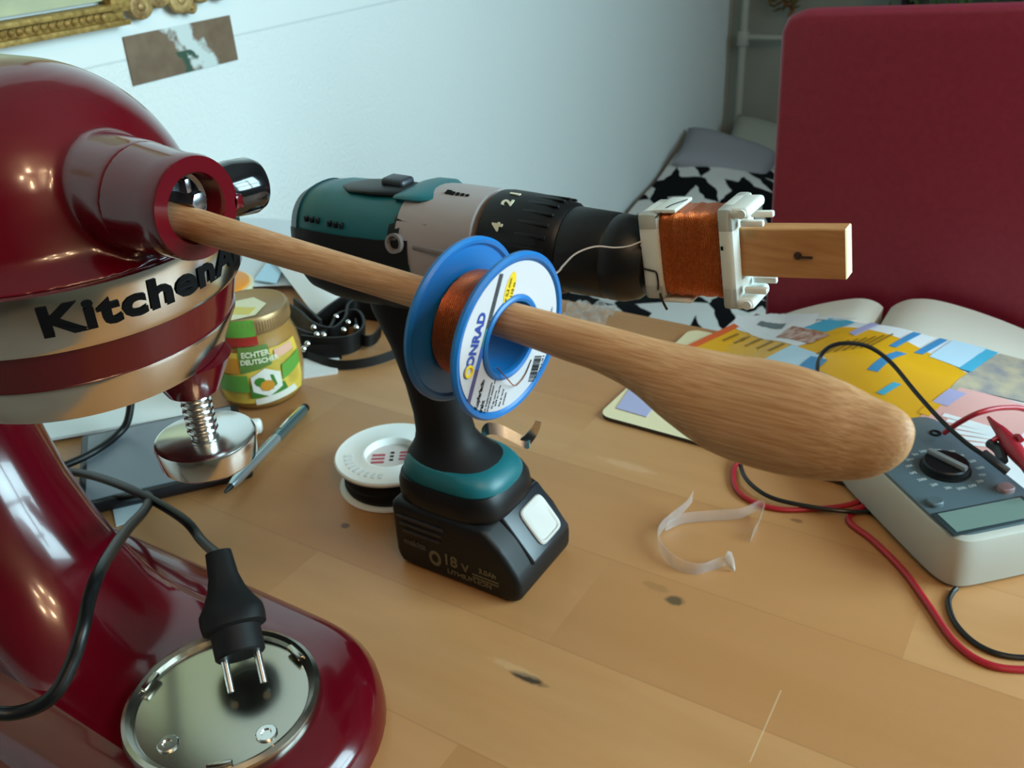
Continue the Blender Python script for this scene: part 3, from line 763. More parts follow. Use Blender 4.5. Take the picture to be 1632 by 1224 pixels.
# gearbox
gs = [(-.357, DY, .2485, .0352, .0372), (-.352, DY, .2497, .0350, .0362), (-.345, DY, .2525, .034, .0338), (-.33, DY, .2565, .0325, .0305), (-.304, DY, .2595, .0300, .0280)]
b = B(); sweepX(b, gs, 2.25, 48); gear = obj('gearbox', b, GREYP, t)
b = B(); lathe(b, [(.0001, .0005), (.004, .0005), (.0046, .0035), (.0062, .0035), (.0062, -.002)], frame((0, -1, .25), (-.355, DY - .0345, .2585)), 24); obj('screw_boss', b, mat('boss_grey', '7d7675', .5), gear)
b = B(); box(b, (-.329, DY - .0325, .2570), (.03, .003, .0035), .0012); obj('gearbox_rib', b, mat('boss_grey', '7d7675', .5), gear)
b = B()
for dx, dz, s in ((-.350, .2868, 1), (-.337, .2905, 1)):
    pass
def topmark(xx, ang, hgt):
    r = .0318; M = Matrix.Translation((xx, DY, .2562)) @ Matrix.Rotation(ang, 4, 'X') @ Matrix.Translation((0, 0, r))
    for k in range(4): box(b, (k * .0035, 0, 0), (.0022, .003 - k * .0004, .0008), M=M)
    box(b, (-.0035, .0006, 0), (.0036, .0035, .0008), M=M)
topmark(-.333, .80, 0); topmark(-.327, .32, 0)
obj('mode_symbol', b, INK, gear, smooth=False)
# skirt where black grip rises over the grey
b = B(); sweepX(b, [(-.374, DY, .236, .0358, .0345), (-.36, DY, .234, .0360, .0315), (-.345, DY, .229, .033, .0245), (-.338, DY, .224, .030, .019)], 2.4, 40); sweepX(b, [(-.3625, DY, .2455, .0362, .0345), (-.3535, DY, .2470, .0362, .0345)], 2.45, 48, arc=(17, 36)); obj('grip_collar', b, RUBBER, t)
# torque collar and chuck
DZ = .2595
F = frame((1, 0, 0), (0, DY, DZ))
FC = frame((1, 0, 0), (.005, DY, DZ))
b = B(); lathe(b, [(.001, -.306), (.0272, -.306), (.0288, -.3045), (.0294, -.299), (.0292, -.285), (.0286, -.268), (.027, -.2575), (.0254, -.255), (.001, -.255)], FC, 64)
for k in range(24):
    a = 2 * PI * k / 24; box(b, (0, 0, 0), (.026, .0022, .0012), .0004, M=Matrix.Translation((-.268, DY, DZ)) @ Matrix.Rotation(a, 4, 'X') @ Matrix.Translation((0, 0, .0284)))
collar = obj('torque_collar', b, BLACK, t)
pale = mat('dial_print', 'd8d6bd', .6)
for s, a in (('1', .10), ('2', .42), ('4', .98), ('6', 1.6)):
    M = Matrix.Translation((-.2865, DY, DZ)) @ Matrix.Rotation(a, 4, 'X') @ Matrix.Translation((0, 0, .0297)) @ Matrix.Rotation(PI / 2, 4, 'Z')
    b = B(); glyphs(b, s, .0095, M, .0003, .0003, 1.1); obj('number', b, pale, collar, smooth=False)
b = B(); lathe(b, [(.02, -.254), (.0255, -.254), (.0258, -.252), (.0248, -.2505), (.02, -.2505)], F, 64); obj('chuck_ring', b, mat('dull_steel', '5f626b', .35, .9), t)
b = B(); lathe(b, [(.001, -.2515), (.0246, -.2515), (.0251, -.249), (.0249, -.224), (.0242, -.2225), (.0249, -.2205), (.0246, -.213), (.022, -.205), (.0175, -.2), (.006, -.199)], F, 64, cap1=True); obj('chuck', b, mat('chuck_black', '100f0f', .42, 0, spec=.4), t)
# grip
gp = []
for z, xc, rx, ry, n in ((.222, -.372, .034, .0225, 2.4), (.212, -.378, .031, .021, 2.4), (.195, -.378, .0285, .0195, 2.3), (.17, -.370, .0245, .0180, 2.2), (.14, -.3625, .0222, .0172, 2.2), (.118, -.359, .0215, .0168, 2.2), (.104, -.357, .0228, .0178, 2.2), (.097, -.3545, .0262, .0202, 2.3), (.091, -.351, .0325, .024, 2.4), (.0865, -.3485, .0375, .0278, 2.5)):
    gp.append([(xc + a, DY + c, z) for a, c in sup(rx, ry, n, 40)])
b = B(); loft(b, gp); obj('grip', b, RUBBER, t)
b = B(); sweepZ(b, [(.19, -.342, DY, .012, .010), (.175, -.338, DY, .013, .0105), (.155, -.337, DY, .010, .009)], 2.3, 24); obj('trigger', b, BLACK, t)
# foot
b = B(); sweepZ(b, [(.0565, -.343, DY, .0440, .0360), (.060, -.343, DY, .0450, .0367), (.070, -.344, DY, .0445, .0358), (.0755, -.345, DY, .042, .034)], 3.6, 56); foot = obj('foot', b, BLACK, t)
b = B(); sweepZ(b, [(.074, -.3445, DY, .0425, .0330), (.0775, -.3445, DY, .0425, .0330), (.0825, -.3455, DY, .0405, .0312), (.087, -.347, DY, .0365, .028), (.0885, -.3485, DY, .034, .0255)], 3.0, 56); obj('foot_cover', b, TEAL, foot)
# battery
BX0, BX1, BY0, BY1 = -.386, -.276, DY - .038, DY + .038
b = B(); tt = B()
prof = [(BX0, .010), (BX0 + .004, .0), (BX1 - .006, .0), (BX1, .006), (BX1, .022), (BX1 - .014, .042), (BX1 - .030, .057), (BX0, .057)]
fv = [tt.verts.new((x, BY0, z)) for x, z in prof]; tt.faces.new(fv)
ex = bmesh.ops.extrude_face_region(tt, geom=list(tt.faces)); bmesh.ops.translate(tt, vec=(0, BY1 - BY0, 0), verts=[q for q in ex['geom'] if isinstance(q, bmesh.types.BMVert)])
bmesh.ops.recalc_face_normals(tt, faces=list(tt.faces))
bmesh.ops.bevel(tt, geom=list(tt.edges), offset=.0055, segments=4, profile=.5, affect='EDGES'); merge(b, tt)
bat = obj('battery', b, mat('battery_black', '0b0b0c', .48, spec=.35), t)
b = B()
for k in range(3): box(b, (-.359, BY0 - .0002, .0455 - k * .006), (.042 - k * .004, .002, .0026), .0008)
obj('side_rib', b, mat('rib_black', '26262a', .4), bat)
# sloped face with the release button
p0, p1 = V((BX1 + .0005, DY + .008, .0245)), V((BX1 - .0265, DY + .008, .0570))
bd = (p1 - p0).normalized(); M = basis((0, 1, 0), bd, (p0 + p1) / 2)
b = B(); box(b, (0, 0, -.0025), (.052, .043, .007), .0025, 3, M=M); obj('release_panel', b, mat('panel_slate', '1b2128', .3), bat)
b = B(); sweepZ(b, [(.0005, 0, 0, .0146, .0152), (.0022, 0, 0, .0148, .0154), (.0032, 0, 0, .0140, .0146), (.0030, 0, 0, .0126, .0132), (.0020, 0, -.001, .0112, .0116)], 6, 48, M=M @ Matrix.Translation((.0035, -.001, 0))); obj('release_button', b, mat('button_white', 'c2beb8', .45), bat)
tan = mat('label_tan', '6d6248', .6)
def btxt(s, sz, x, z, m=tan, sx=1., off=.0001): 
    b = B(); glyphs(b, s, sz, basis((1, 0, 0), (0, 0, 1), (x, BY0 - .0004, z)), .0003, off, sx); return obj('lettering', b, m, bat, smooth=False)
btxt('18', .0135, -.3345, .0195, sx=.95, off=.0002); btxt('V', .0095, -.3215, .0178, off=.0002); btxt('3.0Ah', .0062, -.3025, .0205); btxt('LITHIUM-ION', .0056, -.3185, .0095, sx=1.15); btxt('makita', .0075, -.366, .0235, mat('dim_print', '5a564c', .6))
b = B(); ring(b, .0042, .0012, basis((1, 0, 0), (0, 0, 1), (-.3485, BY0, .0165)) @ Matrix.Diagonal((1, 1.3, .3, 1)), 24, 6); obj('label_mark', b, tan, bat, smooth=False)
for k in range(2):
    b = B(); box(b, (-.3045, BY0 - .0002, .0155 - k * .0027), (.022, .0008, .001)); obj('label_line', b, tan, bat, smooth=False)
# belt hook on the far side of the foot
b = B(); hk = [onY(768, 702, .497), onY(770, 690, .500), onY(780, 683, .503), onY(800, 687, .507), onY(824, 699, .511), onY(838, 706, .513), onY(844, 704, .514)]
ribbon(b, hk, lambda q: V((-.003, .0045, .0075)), .0012, 6); ribbon(b, [onY(836, 705, .5135), onY(846, 694, .515), onY(853, 684, .517), onY(858, 672, .519)], lambda q: V((-.008, -.004, .003)) * (1 - .5 * q), .0012, 4)
obj('belt_hook', b, CHROME, foot)

# ================================================================ batten and coil in the chuck
tilt = math.radians(8); KO = V((-.2, DY, .2655))
KM = Matrix.Translation(KO) @ Matrix.Rotation(-tilt, 4, 'Y')
t = thing('wooden_batten', KO, 'short flat wooden batten clamped in the drill chuck, end sticking out', 'wood strip')
b = B(); box(b, (.046, 0, .0028), (.122, .0105, .0262), .0006, 1, M=KM); tt = b
for f in b.faces:
    c = KM.inverted() @ f.calc_center_median()
    if c.x > .1055: f.material_index = 1
wb = obj('strip', b, [BATTENW, ENDGRAIN], t)
b = B(); lathe(b, [(.0019, 0), (.0021, .0006), (.001, .0012), (.0001, .0013)], KM @ frame((0, -1, 0), (.083, -.0052, .002)), 16); box(b, (.0875, -.0058, .0012), (.006, .0012, .0012), .0004, M=KM); obj('nail', b, mat('rusty_nail', '4a352b', .5, .6), t)
t = thing('coil_bobbin', KM @ V((.03, 0, 0)), 'white plastic bobbin wound with orange copper wire, mounted on the batten', 'coil')
white = mat('bobbin_white', 'e4e6df', .35, sss=.1)
def rframe(bm, x0, x1, h, w_, ho, hw, bev):
    """square flange with a window for the batten"""
    z0 = .0022
    for yy in (-1, 1): box(bm, ((x0 + x1) / 2, yy * (w_ + hw) / 2, z0), (x1 - x0, w_ - hw, 2 * h), bev, 2, M=KM)
    for zz in (-1, 1): box(bm, ((x0 + x1) / 2, 0, z0 + zz * (h + ho) / 2), (x1 - x0, 2 * w_, h - ho), bev, 2, M=KM)
b = B(); rframe(b, .0, .0115, .0245, .0150, .0135, .006, .0025)
box(b, (.0155, 0, .0272), (.012, .024, .0022), .0008, M=KM); box(b, (.0175, 0, -.0236), (.017, .024, .0022), .0008, M=KM)
obj('flange', b, white, t)
b = B(); rframe(b, .0455, .0540, .0275, .0165, .0135, .006, .0022)
for zz in (-1, 1):
    box(b, (.0555, -.002, .0022 + zz * .0245), (.0135, .027, .0058), .0024, 3, M=KM)
    for yy in (-.010, .006): box(b, (.062, yy, .0022 + zz * .0182), (.012, .0034, .0034), .0008, M=KM)
    cyl(b, KM @ V((.0585, -.0163, .0022 + zz * .0245)), KM @ V((.0585, -.0150, .0022 + zz * .0245)), .0024, seg=16)
obj('flange', b, white, t)
b = B(); secs = []
for k in range(13):
    x = .0115 + .034 * k / 12; g_ = .0004 * math.sin(k * 2.4) - (.0008 if k in (0, 12) else 0)
    secs.append((x, 0, .0022, .0138 + g_, .0240 + g_))
sweepX(b, secs, 5, 64, M=KM); obj('copper_winding', b, COPX, t, sharp=80)
b = B(); tube(b, [KM @ V(p) for p in ((.001, -.0152, -.004), (.006, -.0153, -.005), (.0085, -.0153, -.006), (.009, -.0153, -.012), (.0085, -.0153, -.016))], .0006, 6)
dw = mat('dark_wire', '2a1c18', .4); obj('lead_wire', b, dw, t); b = B(); tube(b, [KM @ V(p) for p in ((.0095, -.0153, -.018), (.0105, -.0153, -.0225), (.012, -.014, -.028))], .0007, 6)
obj('lead_wire', b, dw, t); b = B(); tube(b, [KM @ V(p) for p in ((.011, -.0146, .0245), (.016, -.008, .0287), (.022, .004, .0290))], .0003, 6)
obj('lead_wire', b, dw, t)
b = B(); box(b, (.0475, -.0166, .009), (.0012, .0006, .002), M=KM); obj('ink_mark', b, INK, t)
# strand from spool to coil
b = B()
def mixp(px, py, k, a=(SC - CP).length, c=(KO - CP).length): d = ray(px, py).normalized(); return CP + d * (a * (1 - k) + c * k)
tube(b, [SC - SN * .010 + SR * .0195 + SU * .006, mixp(885, 436, .1), mixp(897, 424, .18), mixp(915, 406, .35), mixp(936, 396, .5), mixp(955, 392.5, .6), mixp(980, 394.5, .72), mixp(1003, 392, .82), mixp(1025, 384, .93), KM @ V((.001, -.0154, .009))], .00042, 6)
single('copper_strand', b, mat('bright_copper', 'f0d2bd', .3, .8), SC, 'single copper strand running from the blue spool to the coil', 'wire')

# ================================================================ cable spool lying by the battery
cc = V((-.4525, .504, 0))
t = thing('cable_spool', cc, 'white flanged reel of black cable lying flat behind the battery', 'reel')
RC = .0475
b = B(); lathe(b, [(.001, 0), (RC - .002, 0), (RC - .001, .001), (RC - .002, .0025), (.021, .0025)], Matrix.Translation(cc), 72); obj('flange', b, WHITEP, t)
b = B(); lathe(b, [(.0405, .002), (.042, .006), (.0405, .01), (.042, .014), (.0405, .018), (.042, .022), (.0405, .0265)], Matrix.Translation(cc), 64)
obj('cable_winding', b, RUBBER, t)
b = B(); lathe(b, [(.0215, .026), (RC - .002, .026), (RC, .0265), (RC + .0002, .0285), (RC - .001, .0297), (RC - .003, .0293), (.026, .0293), (.0245, .0300), (.0225, .0300), (.0215, .0285), (.0215, .002)], Matrix.Translation(cc), 72); top = obj('flange', b, WHITEP, t)
for k in range(9):
    a_ = -2.5 + k * .17; b = B() if k == 0 else b
    box(b, (0, 0, 0), (.0035, .007, .0006), .0003, M=Matrix.Translation(cc + V((.0355 * math.cos(a_), .0355 * math.sin(a_), .0295))) @ Matrix.Rotation(a_ + PI / 2, 4, 'Z'))
obj('embossing', b, mat('emboss_white', 'd5d9d8', .45), top, smooth=False)
b = B(); lathe(b, [(.0212, .0235), (.0001, .0235)], Matrix.Translation(cc), 48); core = obj('core_label', b, mat('core_paper', 'cbbfb9', .7), t)
b = B(); rinkm = mat('red_ink', 'a83f4a', .6)
vx = V((.851, .523, 0)).normalized(); vy = V((-.523, .851, 0))
for k in range(3):
    box(b, (0, 0, 0), (.011, .0026, .0004), M=basis(vx, vy, cc + vx * -.0115 + vy * (.005 - k * .0055) + V((0, 0, .0238)))); box(b, (0, 0, 0), (.011, .0026, .0004), M=basis(vx, vy, cc + vx * .012 + vy * (.008 - k * .005) + V((0, 0, .0238))))
obj('red_print', b, rinkm, core, smooth=False)
b = B()
for k in range(3): box(b, (0, 0, 0), (.003, .0024, .0004), M=basis(vx, vy, cc + vy * (.008 - k * .0055) + V((0, 0, .0238))))
obj('print_mark', b, INK, core, smooth=False)

# ================================================================ honey jar and neighbours
jc = V((-.668, .566, 0))
t = thing('honey_jar', jc, 'honey jar with green and yellow label and golden lid beside the mixer', 'jar')
jm = Matrix.Translation(jc)
b = B(); lathe(b, [(.001, .001), (.030, .001), (.036, .004), (.0405, .012), (.043, .026), (.043, .052), (.041, .064), (.0375, .073), (.0365, .08), (.0365, .092)], jm, 64); obj('honey', b, mat('honey_fill', 'b98a4a', .3, sss=.2), t)
b = B(); lathe(b, [(.001, 0), (.031, 0), (.0375, .003), (.0418, .011), (.0442, .026), (.0442, .053), (.0422, .066), (.0388, .075), (.0377, .081), (.0377, .095), (.0372, .095)], jm, 64)
obj('glass', b, mat('clear_glass', 'f4f6f2', .03, trans=1., ior=1.3, alpha=.55), t)
b = B(); lathe(b, [(.0388, .082), (.0392, .083), (.0392, .0965), (.0380, .0985), (.0365, .0988), (.034, .0975), (.001, .0975)], jm, 64)
for k in range(90):
    a = 2 * PI * k / 90; box(b, (.0388 * math.cos(a), .0391 * math.sin(a), .0895), (.0012, .0012, .010), M=jm)
obj('lid', b, mat('gold_lid', 'a5855c', .38, .65), t)
# wrapped label: patches on the glass, angle 0 = towards the camera
fa = math.atan2(-jc.y, -jc.x) + math.radians(2)
def jr(z):
    P_ = ((.004, .0385), (.011, .0422), (.026, .0447), (.053, .0447), (.066, .0427), (.075, .0393), (.081, .0397), (.0965, .0398), (.0985, .0385))
    for (z0, r0), (z1, r1) in zip(P_, P_[1:]):
        if z <= z1: return r0 + (r1 - r0) * max(0, (z - z0) / (z1 - z0))
    return .038
def jpatch(bm, poly, h=.0004, mi=0):
    """poly in (degrees, z); subdivided over the curved glass"""
    tt = B(); vs = [tt.verts.new((q[0] * .001, 0, q[1])) for q in poly]; tt.faces.new(vs)
    bmesh.ops.triangulate(tt, faces=list(tt.faces))
    for _ in range(3): bmesh.ops.subdivide_edges(tt, edges=[e for e in tt.edges if e.calc_length() > .004], cuts=1)
    bmesh.ops.triangulate(tt, faces=list(tt.faces))
    for v in tt.verts:
        a = fa + math.radians(v.co.x * 1000); r = jr(v.co.z) + h; z = v.co.z
        v.co = V((jc.x + r * math.cos(a), jc.y + r * math.sin(a), z))
    merge(bm, tt, None, mi)
lm = [mat('label_yellow', 'd9b94a', .5), mat('label_green', '5e9a3a', .5), mat('label_dark_green', '3f7a2c', .5), mat('label_white', 'e2e0d4', .5), mat('label_red', 'a32a22', .5), mat('label_peach', 'd9a58c', .5), mat('label_olive', '5c7a36', .5), mat('label_orange', 'cc8a2a', .5)]
b = B()
jpatch(b, [(-60, .012), (58, .012), (58, .067), (-60, .067)], .0003, 0)
jpatch(b, [(-60, .026), (-18, .026), (-18, .044), (-60, .044)], .0005, 1)
jpatch(b, [(-25, .046), (14, .052), (14, .072), (-25, .072)], .0006, 6)
jpatch(b, [(24, .032), (58, .040), (58, .054), (26, .048)], .0006, 1)
jpatch(b, [(-18, .018), (30, .020), (26, .030), (-16, .034)], .0005, 2)
jpatch(b, [(-14, .010), (46, .014), (40, .022), (-14, .017)], .0008, 3)
jpatch(b, [(-50, .046), (-26, .046), (-26, .062), (-50, .062)], .0005, 7)
jpatch(b, [(20, .056), (48, .058), (48, .066), (20, .065)], .0006, 5)
HXA = [(4 + 21 * math.cos(math.radians(60 * k + 30)), .034 + .0155 * math.sin(math.radians(60 * k + 30))) for k in range(6)]
jpatch(b, HXA, .0009, 3)
jpatch(b, [(4 + 9 * math.cos(k * PI / 4), .031 + .006 * math.sin(k * PI / 4)) for k in range(8)], .0012, 7)
jpatch(b, [(-4 + 7 * math.cos(k * PI / 4), .036 + .005 * math.sin(k * PI / 4)) for k in range(8)], .0011, 2)
jpatch(b, [(12, .028), (16, .030), (13, .041), (9, .042)], .0011, 2)
# seal strip over the lid
jpatch(b, [(-40, .078), (2, .078), (2, .0985), (-40, .0985)], .0006, 1)
jpatch(b, [(-40, .073), (3, .073), (3, .082), (-40, .082)], .0010, 4)
jl = obj('paper_label', b, lm, t, sharp=60)
def wrap_jar(zc, adeg, h):
    def f(tm):
        for v in tm.verts:
            z = zc + v.co.y; r = jr(z) + h + v.co.z; a = fa + math.radians(adeg) + v.co.x / .043
            v.co = V((jc.x + r * math.cos(a), jc.y + r * math.sin(a), z))
    return f
prt = mat('label_print', 'd9dbb8', .5)
b = B(); glyphs(b, 'ECHTER', .0072, None, .0002, .0002, 1., wrap=wrap_jar(.0645, -4, .0009)); glyphs(b, 'DEUTSCHER', .0066, None, .0002, .0002, .95, wrap=wrap_jar(.0575, 0, .0009))
obj('lettering', b, prt, jl, smooth=False)
b = B(); hexv = []
td = V((math.cos(fa + math.radians(-30)), math.sin(fa + math.radians(-30)), 0)); tp = V((-td.y, td.x, 0))
tt = B(); c6 = jc + td * .009 + V((0, 0, .0979))
vs = [tt.verts.new(c6 + td * .026 * math.cos(PI / 3 * k) * 1.0 + tp * .021 * math.sin(PI / 3 * k)) for k in range(6)]; tt.faces.new(vs)
ex = bmesh.ops.extrude_face_region(tt, geom=list(tt.faces)); bmesh.ops.translate(tt, vec=(0, 0, .0005), verts=[q for q in ex['geom'] if isinstance(q, bmesh.types.BMVert)])
bmesh.ops.recalc_face_normals(tt, faces=list(tt.faces)); merge(b, tt, None, 0)
box(b, (0, 0, 0), (.026, .016, .0004), M=basis(tp, td, c6 + td * .006 + V((0, 0, .0006))), mi=1)
obj('lid_sticker', b, [mat('sticker_cream', 'd8d6b4', .5), mat('sticker_yellow', 'd2c060', .5)], t, smooth=False)

oc = T(343, 462, .045); oc.z = 0
t = thing('margarine_tub', oc, 'pale tub with an orange lid behind the honey jar', 'tub')
b = B(); lathe(b, [(.001, 0), (.034, 0), (.036, .002), (.043, .048), (.0445, .049), (.0445, .051), (.001, .051)], Matrix.Translation(oc), 48); obj('cup', b, mat('tub_cream', 'e6dfb8', .45), t)
b = B(); lathe(b, [(.040, .051), (.040, .0535), (.038, .0545), (.001, .0545)], Matrix.Translation(oc), 48); obj('lid', b, mat('tub_orange', 'df8a1c', .4), t)

# papers against the wall
b = B(); sheet(b, [T(300, 470, .004), T(600, 450, .004), T(560, 356, .004), T(330, 352, .004)], lambda u, v: .003 * math.sin(5 * u) + .003)
single('paper_sheet', b, mat('grey_white_paper', 'd2dade', .8), T(430, 400), 'large grey white sheet lying flat against the wall, under the others', 'paper')
b = B(); sheet(b, [T(508, 511, .012), T(553, 472, .022), T(575, 395, .03), T(420, 398, .016)], lambda u, v: .006 * math.sin(PI * u) + .004 * v)
single('paper_sheet', b, PAPER, T(490, 450), 'bright white sheet with curled pointed corner between jar and drill', 'paper')
b = B(); sheet(b, [T(405, 447, .013), T(440, 452, .013), T(475, 380, .016), T(455, 378, .016)], None, 4, 4)
single('paper_slip', b, mat('pale_blue_paper', 'b4d8ea', .8), T(437, 415), 'narrow pale blue slip of paper behind the honey jar', 'paper')
b = B(); p_ = [T(*q) for q in ((425, 608, .003), (537, 592, .003), (542, 560, .003), (440, 572, .003))]
sheet(b, p_, None, 4, 4, .004)
single('white_card', b, mat('card_white', 'dcdedc', .6), T(500, 582), 'small thick white card beside the honey jar under a black strap', 'card')
# studded belt bundle with a loose strap
t = thing('studded_belt', T(560, 530), 'dark studded leather belt bundled behind the honey jar', 'belt')
lea = mat('black_leather', '0d0b0a', .5, spec=.35)
b = B()
def strap(pts, w_=.024, th=.003): ribbon(b, pts, (0, .004, w_), th, 8)
Z = .013
strap([T(462, 500, Z), T(480, 512, Z), T(500, 530, Z), T(530, 538, Z), T(550, 522, Z), T(556, 500, Z), T(575, 492, Z), T(620, 500, Z), T(640, 520, Z)])
strap([T(470, 535, Z), T(500, 545, Z), T(525, 535, Z), T(540, 512, Z), T(570, 508, Z), T(580, 530, Z), T(560, 548, Z), T(520, 552, Z), T(480, 548, Z)], .02)
strap([T(505, 520, Z), T(530, 500, Z), T(560, 484, Z), T(600, 484, Z), T(650, 495, Z)], .026)
strap([T(470, 492, Z), T(495, 512, Z), T(512, 528, Z)], .026)
strap([T(545, 560, .009), T(500, 562, .009), T(470, 560, .009)], .016)
obj('leather_strap', b, lea, t)
b = B(); ribbon(b, [T(566, 515, .012), T(570, 532, .012), T(582, 543, .012), T(596, 540, .012), T(606, 528, .014)], (0, .003, .012), .0025); obj('strap_loop', b, lea, t)
b = B(); ribbon(b, [T(478, 560, .006), T(500, 570, .006), T(530, 580, .006), T(560, 581, .006), T(600, 574, .006), T(640, 560, .006), T(680, 545, .006)], (0, .003, .009), .003); obj('loose_strap', b, lea, t)
for px, py in ((505, 533), (516, 534), (548, 526), (568, 522), (490, 548), (484, 556), (630, 522), (536, 505), (555, 514), (500, 522)):
    q = T(px, py, .02); b = B(); lathe(b, [(.0001, .003), (.0022, .0022), (.0032, .0004), (.0032, -.001)], frame((CP - q), q + (CP - q).normalized() * .009), 14); obj('stud', b, CHROME, t)

# ================================================================ tablet, pen and bits under the mixer head
t0 = T(152, 800, .012); e1 = (T(392, 745, .012) - t0); e1.z = 0; LT = e1.length; e1.normalize(); e2 = V((-e1.y, e1.x, 0))
t = thing('tablet_computer', t0 - V((0, 0, .012)), 'flat grey tablet with dark rim under the mixer head', 'tablet')
M = basis(e1, e2, t0 - V((0, 0, .006)))
b = B(); box(b, (LT / 2 - .005, .06, 0), (LT + .02, .125, .011), .004, 3, M=M); obj('body', b, mat('tablet_rim', '1c1d22', .4), t)
b = B(); box(b, (LT / 2 - .005, .06, .0058), (LT + .006, .111, .0014), .0004, 1, M=M); obj('screen', b, mat('tablet_grey', '7b858e', .35), t)
b = B(); sheet(b, [T(70, 700, .006), T(330, 655, .006), T(330, 600, .006), T(60, 650, .006)], None, 6, 4, .003)
single('notepad', b, mat('pad_white', 'dfe6e6', .8), T(180, 670), 'white notepad sheet lying behind the grey tablet', 'paper')
b = B(); sheet(b, [T(185, 838, .001), T(232, 822, .001), T(226, 800, .001), T(180, 812, .001)], None, 3, 3, .001)
single('paper_scrap', b, mat('scrap_white', 'c4d4da', .8), T(205, 820), 'tiny white paper scrap beside the mixer base under the cord', 'paper')
b = B(); q = T(404, 680, .008); box(b, (0, 0, 0), (.016, .012, .014), .004, 3, M=Matrix.Translation(q) @ Matrix.Rotation(.7, 4, 'Z')); cyl(b, q + V((.004, .0, -.004)), T(388, 742, .01), .0012, seg=8)
single('plug_cap', b, WHITEP, T(404, 690), 'small white plastic cap with a thin stalk next to the pen', 'cap')
t = thing('ballpoint_pen', T(420, 715), 'slim silver ballpoint pen with dark ends lying by the jar', 'pen')
a_, z_ = T(357, 786, .014), T(488, 648, .006); d = (z_ - a_); L = d.length; d.normalize(); F = frame(d, a_)
b = B(); lathe(b, [(.0006, .004), (.003, .012), (.0044, .02), (.0048, L * .58), (.0048, L * .6)], F, 24); obj('barrel', b, mat('pen_silver', 'c3d6df', .25, .8), t)
b = B(); lathe(b, [(.005, L * .6), (.0053, L * .62), (.0053, L * .93), (.0047, L * .96)], F, 24); obj('cap', b, mat('pen_steel', '8fb0b8', .25, .9), t)
b = B(); lathe(b, [(.0047, L * .955), (.0043, L * .99), (.0015, L), (.0001, L)], F, 24); obj('end_cap', b, BLACK, t, label='dark pen end')
b = B(); lathe(b, [(.0001, 0), (.0014, .002), (.0031, .013)], F, 16); obj('writing_tip', b, BLACK, t)
b = B(); ribbon(b, [a_ + d * L * .66 + V((0, 0, .0056)), a_ + d * L * .8 + V((0, 0, .006)), a_ + d * L * .93 + V((0, 0, .005))], d.cross(V((0, 0, 1))).normalized() * .002, .0008, 3); obj('clip', b, CHROME, t)

# ================================================================ right side: board, magazine, book, multimeter
# cream board
b = B(); c0, c1 = T(962, 662, .003), T(1150, 528, .003)
bd1 = V((0, 1, 0)); qx = [(-.345, .676), (-.10, .672), (-.10, .885), (-.338, .885)]
tt = B(); vs = [tt.verts.new((x, y, 0)) for x, y in qx]; tt.faces.new(vs)
bmesh.ops.bevel(tt, geom=list(tt.verts), offset=.012, segments=5, profile=.5, affect='VERTICES')
ex = bmesh.ops.extrude_face_region(tt, geom=list(tt.faces)); bmesh.ops.translate(tt, vec=(0, 0, .004), verts=[q for q in ex['geom'] if isinstance(q, bmesh.types.BMVert)])
bmesh.ops.recalc_face_normals(tt, faces=list(tt.faces)); merge(b, tt)
for f in b.faces: f.material_index = 0 if f.normal.z > .5 else 1
single('cream_board', b, [mat('board_cream', 'e2d6ae', .5), mat('board_edge', '3a3028', .6)], (-.22, .78, 0), 'thin cream coloured board with rounded corner under the spoon', 'board', sharp=50)

b = B(); sheet(b, [T(982, 650, .005), T(1030, 664, .005), T(1060, 625, .005), T(1008, 612, .005)], None, 3, 3, .0008)
single('paper_slip', b, mat('lavender_paper', 'a7a9cc', .7), T(1010, 640, .004), 'lavender paper slip lying on the cream board under the spoon', 'paper')
# open book
BYF, BYN = .952, .80
prf = [onY(x, y, BYF) for x, y in ((1210, 519), (1255, 499), (1305, 485), (1350, 477), (1378, 476), (1398, 482), (1408, 490))]
prr = [onY(x, y, BYF) for x, y in ((1420, 490), (1434, 482), (1455, 476.5), (1490, 478), (1540, 491), (1590, 508), (1640, 528), (1700, 551))]
t = thing('open_book', (-.145, .87, 0), 'thick open book with cream pages in front of the red chair', 'book')
page = mat('book_page', 'd4d1c6', .8)
def block(pr):
    b = B(); pr = spline([(p.x, 0, p.z) for p in pr], 4); L = []
    for y in (BYF, BYF - .05, BYF - .1, BYN):
        L.append([(p.x, y, max(p.z, .0055)) for p in pr] + [(p.x, y, .004) for p in reversed(pr)])
    loft(b, L); return b
obj('page_block', block(prf), page, t, sharp=50); obj('page_block', block(prr), page, t, sharp=50)
b = B(); box(b, ((prf[0].x + prr[-1].x) / 2, (BYF + BYN) / 2, .002), (prr[-1].x - prf[0].x + .012, BYF - BYN + .004, .004), .0012); obj('cover', b, mat('book_cover', '5a2f2a', .6), t)

